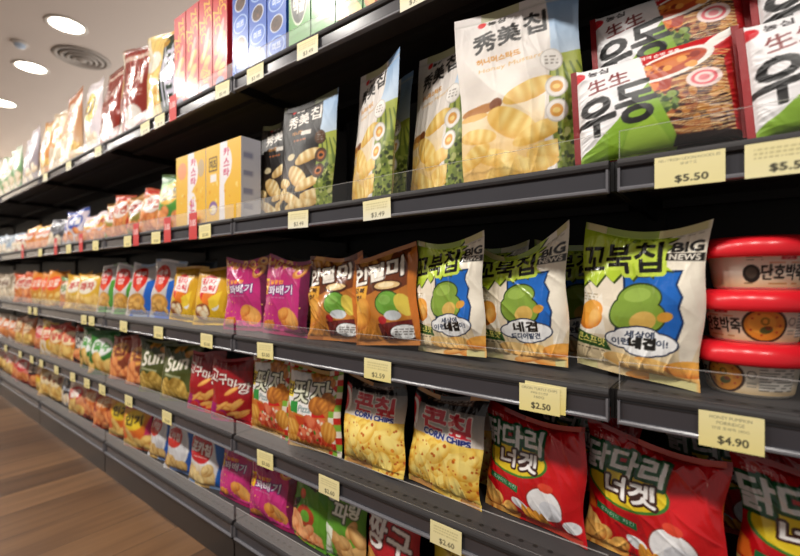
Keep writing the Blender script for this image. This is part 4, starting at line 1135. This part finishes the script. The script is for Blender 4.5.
sumi.place(-.685, .085, DECK[2], 'white chip pouch turned aside next to the black pouches', -24, 2, 4, 1, 'white chip pouches')
sumid.place(-.895, .060, DECK[2], 'black chip pouch next to the white pouches', 2, 2, 2, 0, 'black chip pouches')
sumid.place(-1.06, .105, DECK[2], 'black chip pouch next to the yellow boxes', 2, 2, 1, 1, 'black chip pouches')
yb0 = Carton('cake_box', .195, .235, .065, art_yellowbox(0), '#c6c7d2', art_boxside(), 'cake box', '#eac464')
yb1 = Carton('cake_box', .195, .235, .065, art_yellowbox(1), '#c6c7d2', None, 'cake box', '#eac464')
yb0.place(-1.214, .045, DECK[2], 'yellow cake box with pale side beside the black pouches', 0, 'yellow cake boxes')
yb1.place(-1.412, .045, DECK[2], 'yellow cake box beside the green noodle bag', 0, 'yellow cake boxes')
gen('greenr', '#7aae34', '#2f7a34', '#e8b84a', '#2a3a1c', '순한', CR, '#2f6a2c', W=.17, H=.225)
gen('multi', '#c86a34', '#d8a05a', '#e8dcd4', '#b8402a', '라면', CR, '#b83a2a', W=.145, H=.19)
gen('multig', '#b8743a', '#8aa04a', '#eae2dc', '#a8342a', '면', CR, W=.145, H=.18)
gen('pinkw', '#d8c0c0', '#e0d8e0', '#d8a04a', '#a83a4a', '국수', CR, W=.16, H=.15)
gen('whiteblue', '#c8b8c0', '#e4e2ea', '#2a4aa8', '#f0ece8', '해물', CR, '#2a4a9a', W=.18, H=.185)
gen('greydk', '#5a5a62', '#3a3a40', '#8a8a94', '#2a2a2a', '면', CW, W=.16, H=.17)
gen('orwh2', '#d89a5a', '#d87a3a', '#eee2da', '#c8502a', '떡', CR, '#e0a83a', W=.17, H=.155)
gen('redw', '#b8a090', '#a83a34', '#e4dcd8', '#7a3a34', '쌀', CW, W=.16, H=.13)
gen('bluew', '#8a98a8', '#b8c8d8', '#dce4ea', '#4a5a6a', '면', CW, W=.17, H=.15)
run(G['greenr'], 2, [-1.665], 'tall green snack bag with orange oval', .055, 14, 4)
run(G['multi'], 2, [-1.83, -2.11], 'small orange snack bag with white oval', .065, 14, 6)
run(G['multig'], 2, [-1.97, -2.24], 'small tan and green bag between the small orange bags', .065, 14, 6)
run(G['multi'], 2, [-1.80, -1.95, -2.10], 'orange snack bag in the row behind the small front bags', .17, 14, 3)
run(G['pinkw'], 2, [-2.40, -2.55], 'pale pink noodle bag', .07, 14, 8)
run(G['whiteblue'], 2, [-2.72, -2.90], 'white bag with blue oval', .07, 14, 6)
run(G['greydk'], 2, [-3.07], 'dark grey noodle bag', .07, 14, 6)
run(G['orwh2'], 2, [-3.23, -3.40, -3.56], 'orange and white noodle bag', .07, 14, 8)
run(G['redw'], 2, [-3.72, -3.89], 'low red and white noodle bag', .07, 14, 8)
run(G['bluew'], 2, [-4.08, -4.26, -4.44], 'pale blue noodle bag', .07, 14, 8)

# top shelf
zec0 = Carton('cracker_box', .080, .31, .06, art_zec(0), '#b0181a'); zec1 = Carton('cracker_box', .080, .31, .06, art_zec(1), '#b0181a')
for i, x in enumerate([-1.235, -1.32, -1.405, -1.49]):
    (zec1 if i % 2 else zec0).place(x, .045, DECK[1], f'tall red cracker box, {ORD[i]} from the right on the top shelf', 0, 'tall red cracker boxes')
bl = [Carton('biscuit_box', .080, .31, .06, art_blue(k), '#1d48a4') for k in (0, 1)]
for i, x in enumerate([-.955, -1.04, -1.125]):
    bl[i % 2].place(x, .045, DECK[1], f'blue biscuit box, {ORD[i]} from the right on the top shelf', 0, 'blue biscuit boxes')
gb = [Carton('biscuit_box', .082, .29, .06, art_greenbox(k), '#2f7a30') for k in (0, 1)]
for i, x in enumerate([-.775, -.862]):
    gb[0].place(x, .045, DECK[1], f'green box with dark oval, {ORD[i]} from the right on the top shelf', 0, 'green boxes with dark ovals')
for i, x in enumerate([-.515, -.602, -.689]):
    gb[1].place(x, .045, DECK[1], f'green box with food pictures, {ORD[i]} from the right on the top shelf', 0, 'green boxes with food pictures')
je = Kind('chip_pouch', .27, .36, .06, art_jeong(), 'foil', versions=1, seed=44, cat='chip pouch')
je.place(-1.70, .055, DECK[1], 'golden pouch with white brush lettering on black, top shelf', 4, 2, 0)
cf = Kind('snack_bag', .238, .375, .06, art_coffee('#8e2f24', '#e8e0d8', '#f0e4da', '도시', 45), 'foil', versions=2, seed=46, parts=False)
run(cf, 1, [-1.985, -2.235], 'tall brown-red pouch with cream edge', .055, 4, 3)
gen('whye', '#e0d8d8', '#e8dce4', '#d8b82a', '#3a3020', '미', CW, W=.21, H=.375, mat='film')
gen('beigebr', '#b8683a', '#d8c09a', '#e8dcc8', '#a83c2a', '옛날', CH, W=.21, H=.375, mat='film')
gen('beige', '#dcc4a0', '#e4d4bc', '#d8924a', '#f4ece0', '쌀과', CW, W=.21, H=.375, mat='film')
gen('orpale', '#dca45a', '#d8843a', '#e8dccc', '#a8502a', '유과', CH, W=.2, H=.36, mat='film')
gen('lilac', '#c4bcc4', '#8a8088', '#dcd8dc', '#6a5a6a', '한과', CW, W=.21, H=.36, mat='film')
gen('palegr', '#b4c0a4', '#4a8a4a', '#e0dcc8', '#b86a3a', '녹차', CW, W=.21, H=.34, mat='film')
run(G['whye'], 1, [-2.46], 'white pouch with yellow emblem', .055, 4, 3)
run(G['beigebr'], 1, [-2.67], 'brown and beige pouch', .055, 4, 3)
run(G['beige'], 1, [-2.88, -3.09], 'beige pouch with orange emblem', .055, 4, 3)
run(G['orpale'], 1, [-3.29], 'orange pouch with pale emblem', .055, 4, 3)
run(G['lilac'], 1, [-3.50, -3.71], 'pale lilac pouch', .055, 4, 3)
run(G['palegr'], 1, [-3.93, -4.16, -4.39, -4.62], 'pale green pouch', .055, 4, 3)

# ----------------------------------------------------------------- light
def lamp(x, y, p, size=.20, col=(1, .95, .88)):
    l = bpy.data.lights.new('ceiling_and_fill_lamp', 'AREA'); l.shape = 'DISK'; l.size = size; l.energy = p; l.color = col
    o = bpy.data.objects.new('ceiling_and_fill_lamp', l); C.objects.link(o); o.location = (x, y, 2.685)
for k in range(8): lamp(-6.95 + 1.03 * k + .01, .33, 1.4)
for k in range(9): lamp(-7.3 + 1.03 * k, -1.3, 25)
for y in (-.6, 1.2): lamp(-8.3, y, 35)  # added fill lamps that brighten the end wall
# added fill light, unseen behind the shelving, to brighten the ceiling
l = bpy.data.lights.new('ceiling_fill', 'AREA'); l.shape = 'RECTANGLE'; l.size = 9; l.size_y = 1.2; l.energy = 135; l.color = (1, .93, .86)
o = bpy.data.objects.new('ceiling_fill', l); C.objects.link(o); o.location = (-4.2, 2.2, 1.2); o.rotation_euler = (PI, 0, 0)
w = bpy.data.worlds.new('shop_ambience'); bpy.context.scene.world = w; w.use_nodes = True
bg = w.node_tree.nodes['Background']; bg.inputs[0].default_value = (1, .94, .88, 1); bg.inputs[1].default_value = .25

# ----------------------------------------------------------------- camera
cam = bpy.data.cameras.new('camera'); co = bpy.data.objects.new('camera', cam); C.objects.link(co)
cam.sensor_width = 36; cam.lens = 36 * 430 / 800
co.location = (0, -.6879, .84); co.rotation_euler = (PI / 2, 0, math.atan2(.6104, .7921))
cam.dof.use_dof = True; cam.dof.focus_distance = .82; cam.dof.aperture_fstop = 2.8
cam.clip_start = .02
bpy.context.scene.camera = co
sc = bpy.context.scene
sc.view_settings.view_transform = 'Standard'; sc.view_settings.exposure = 0
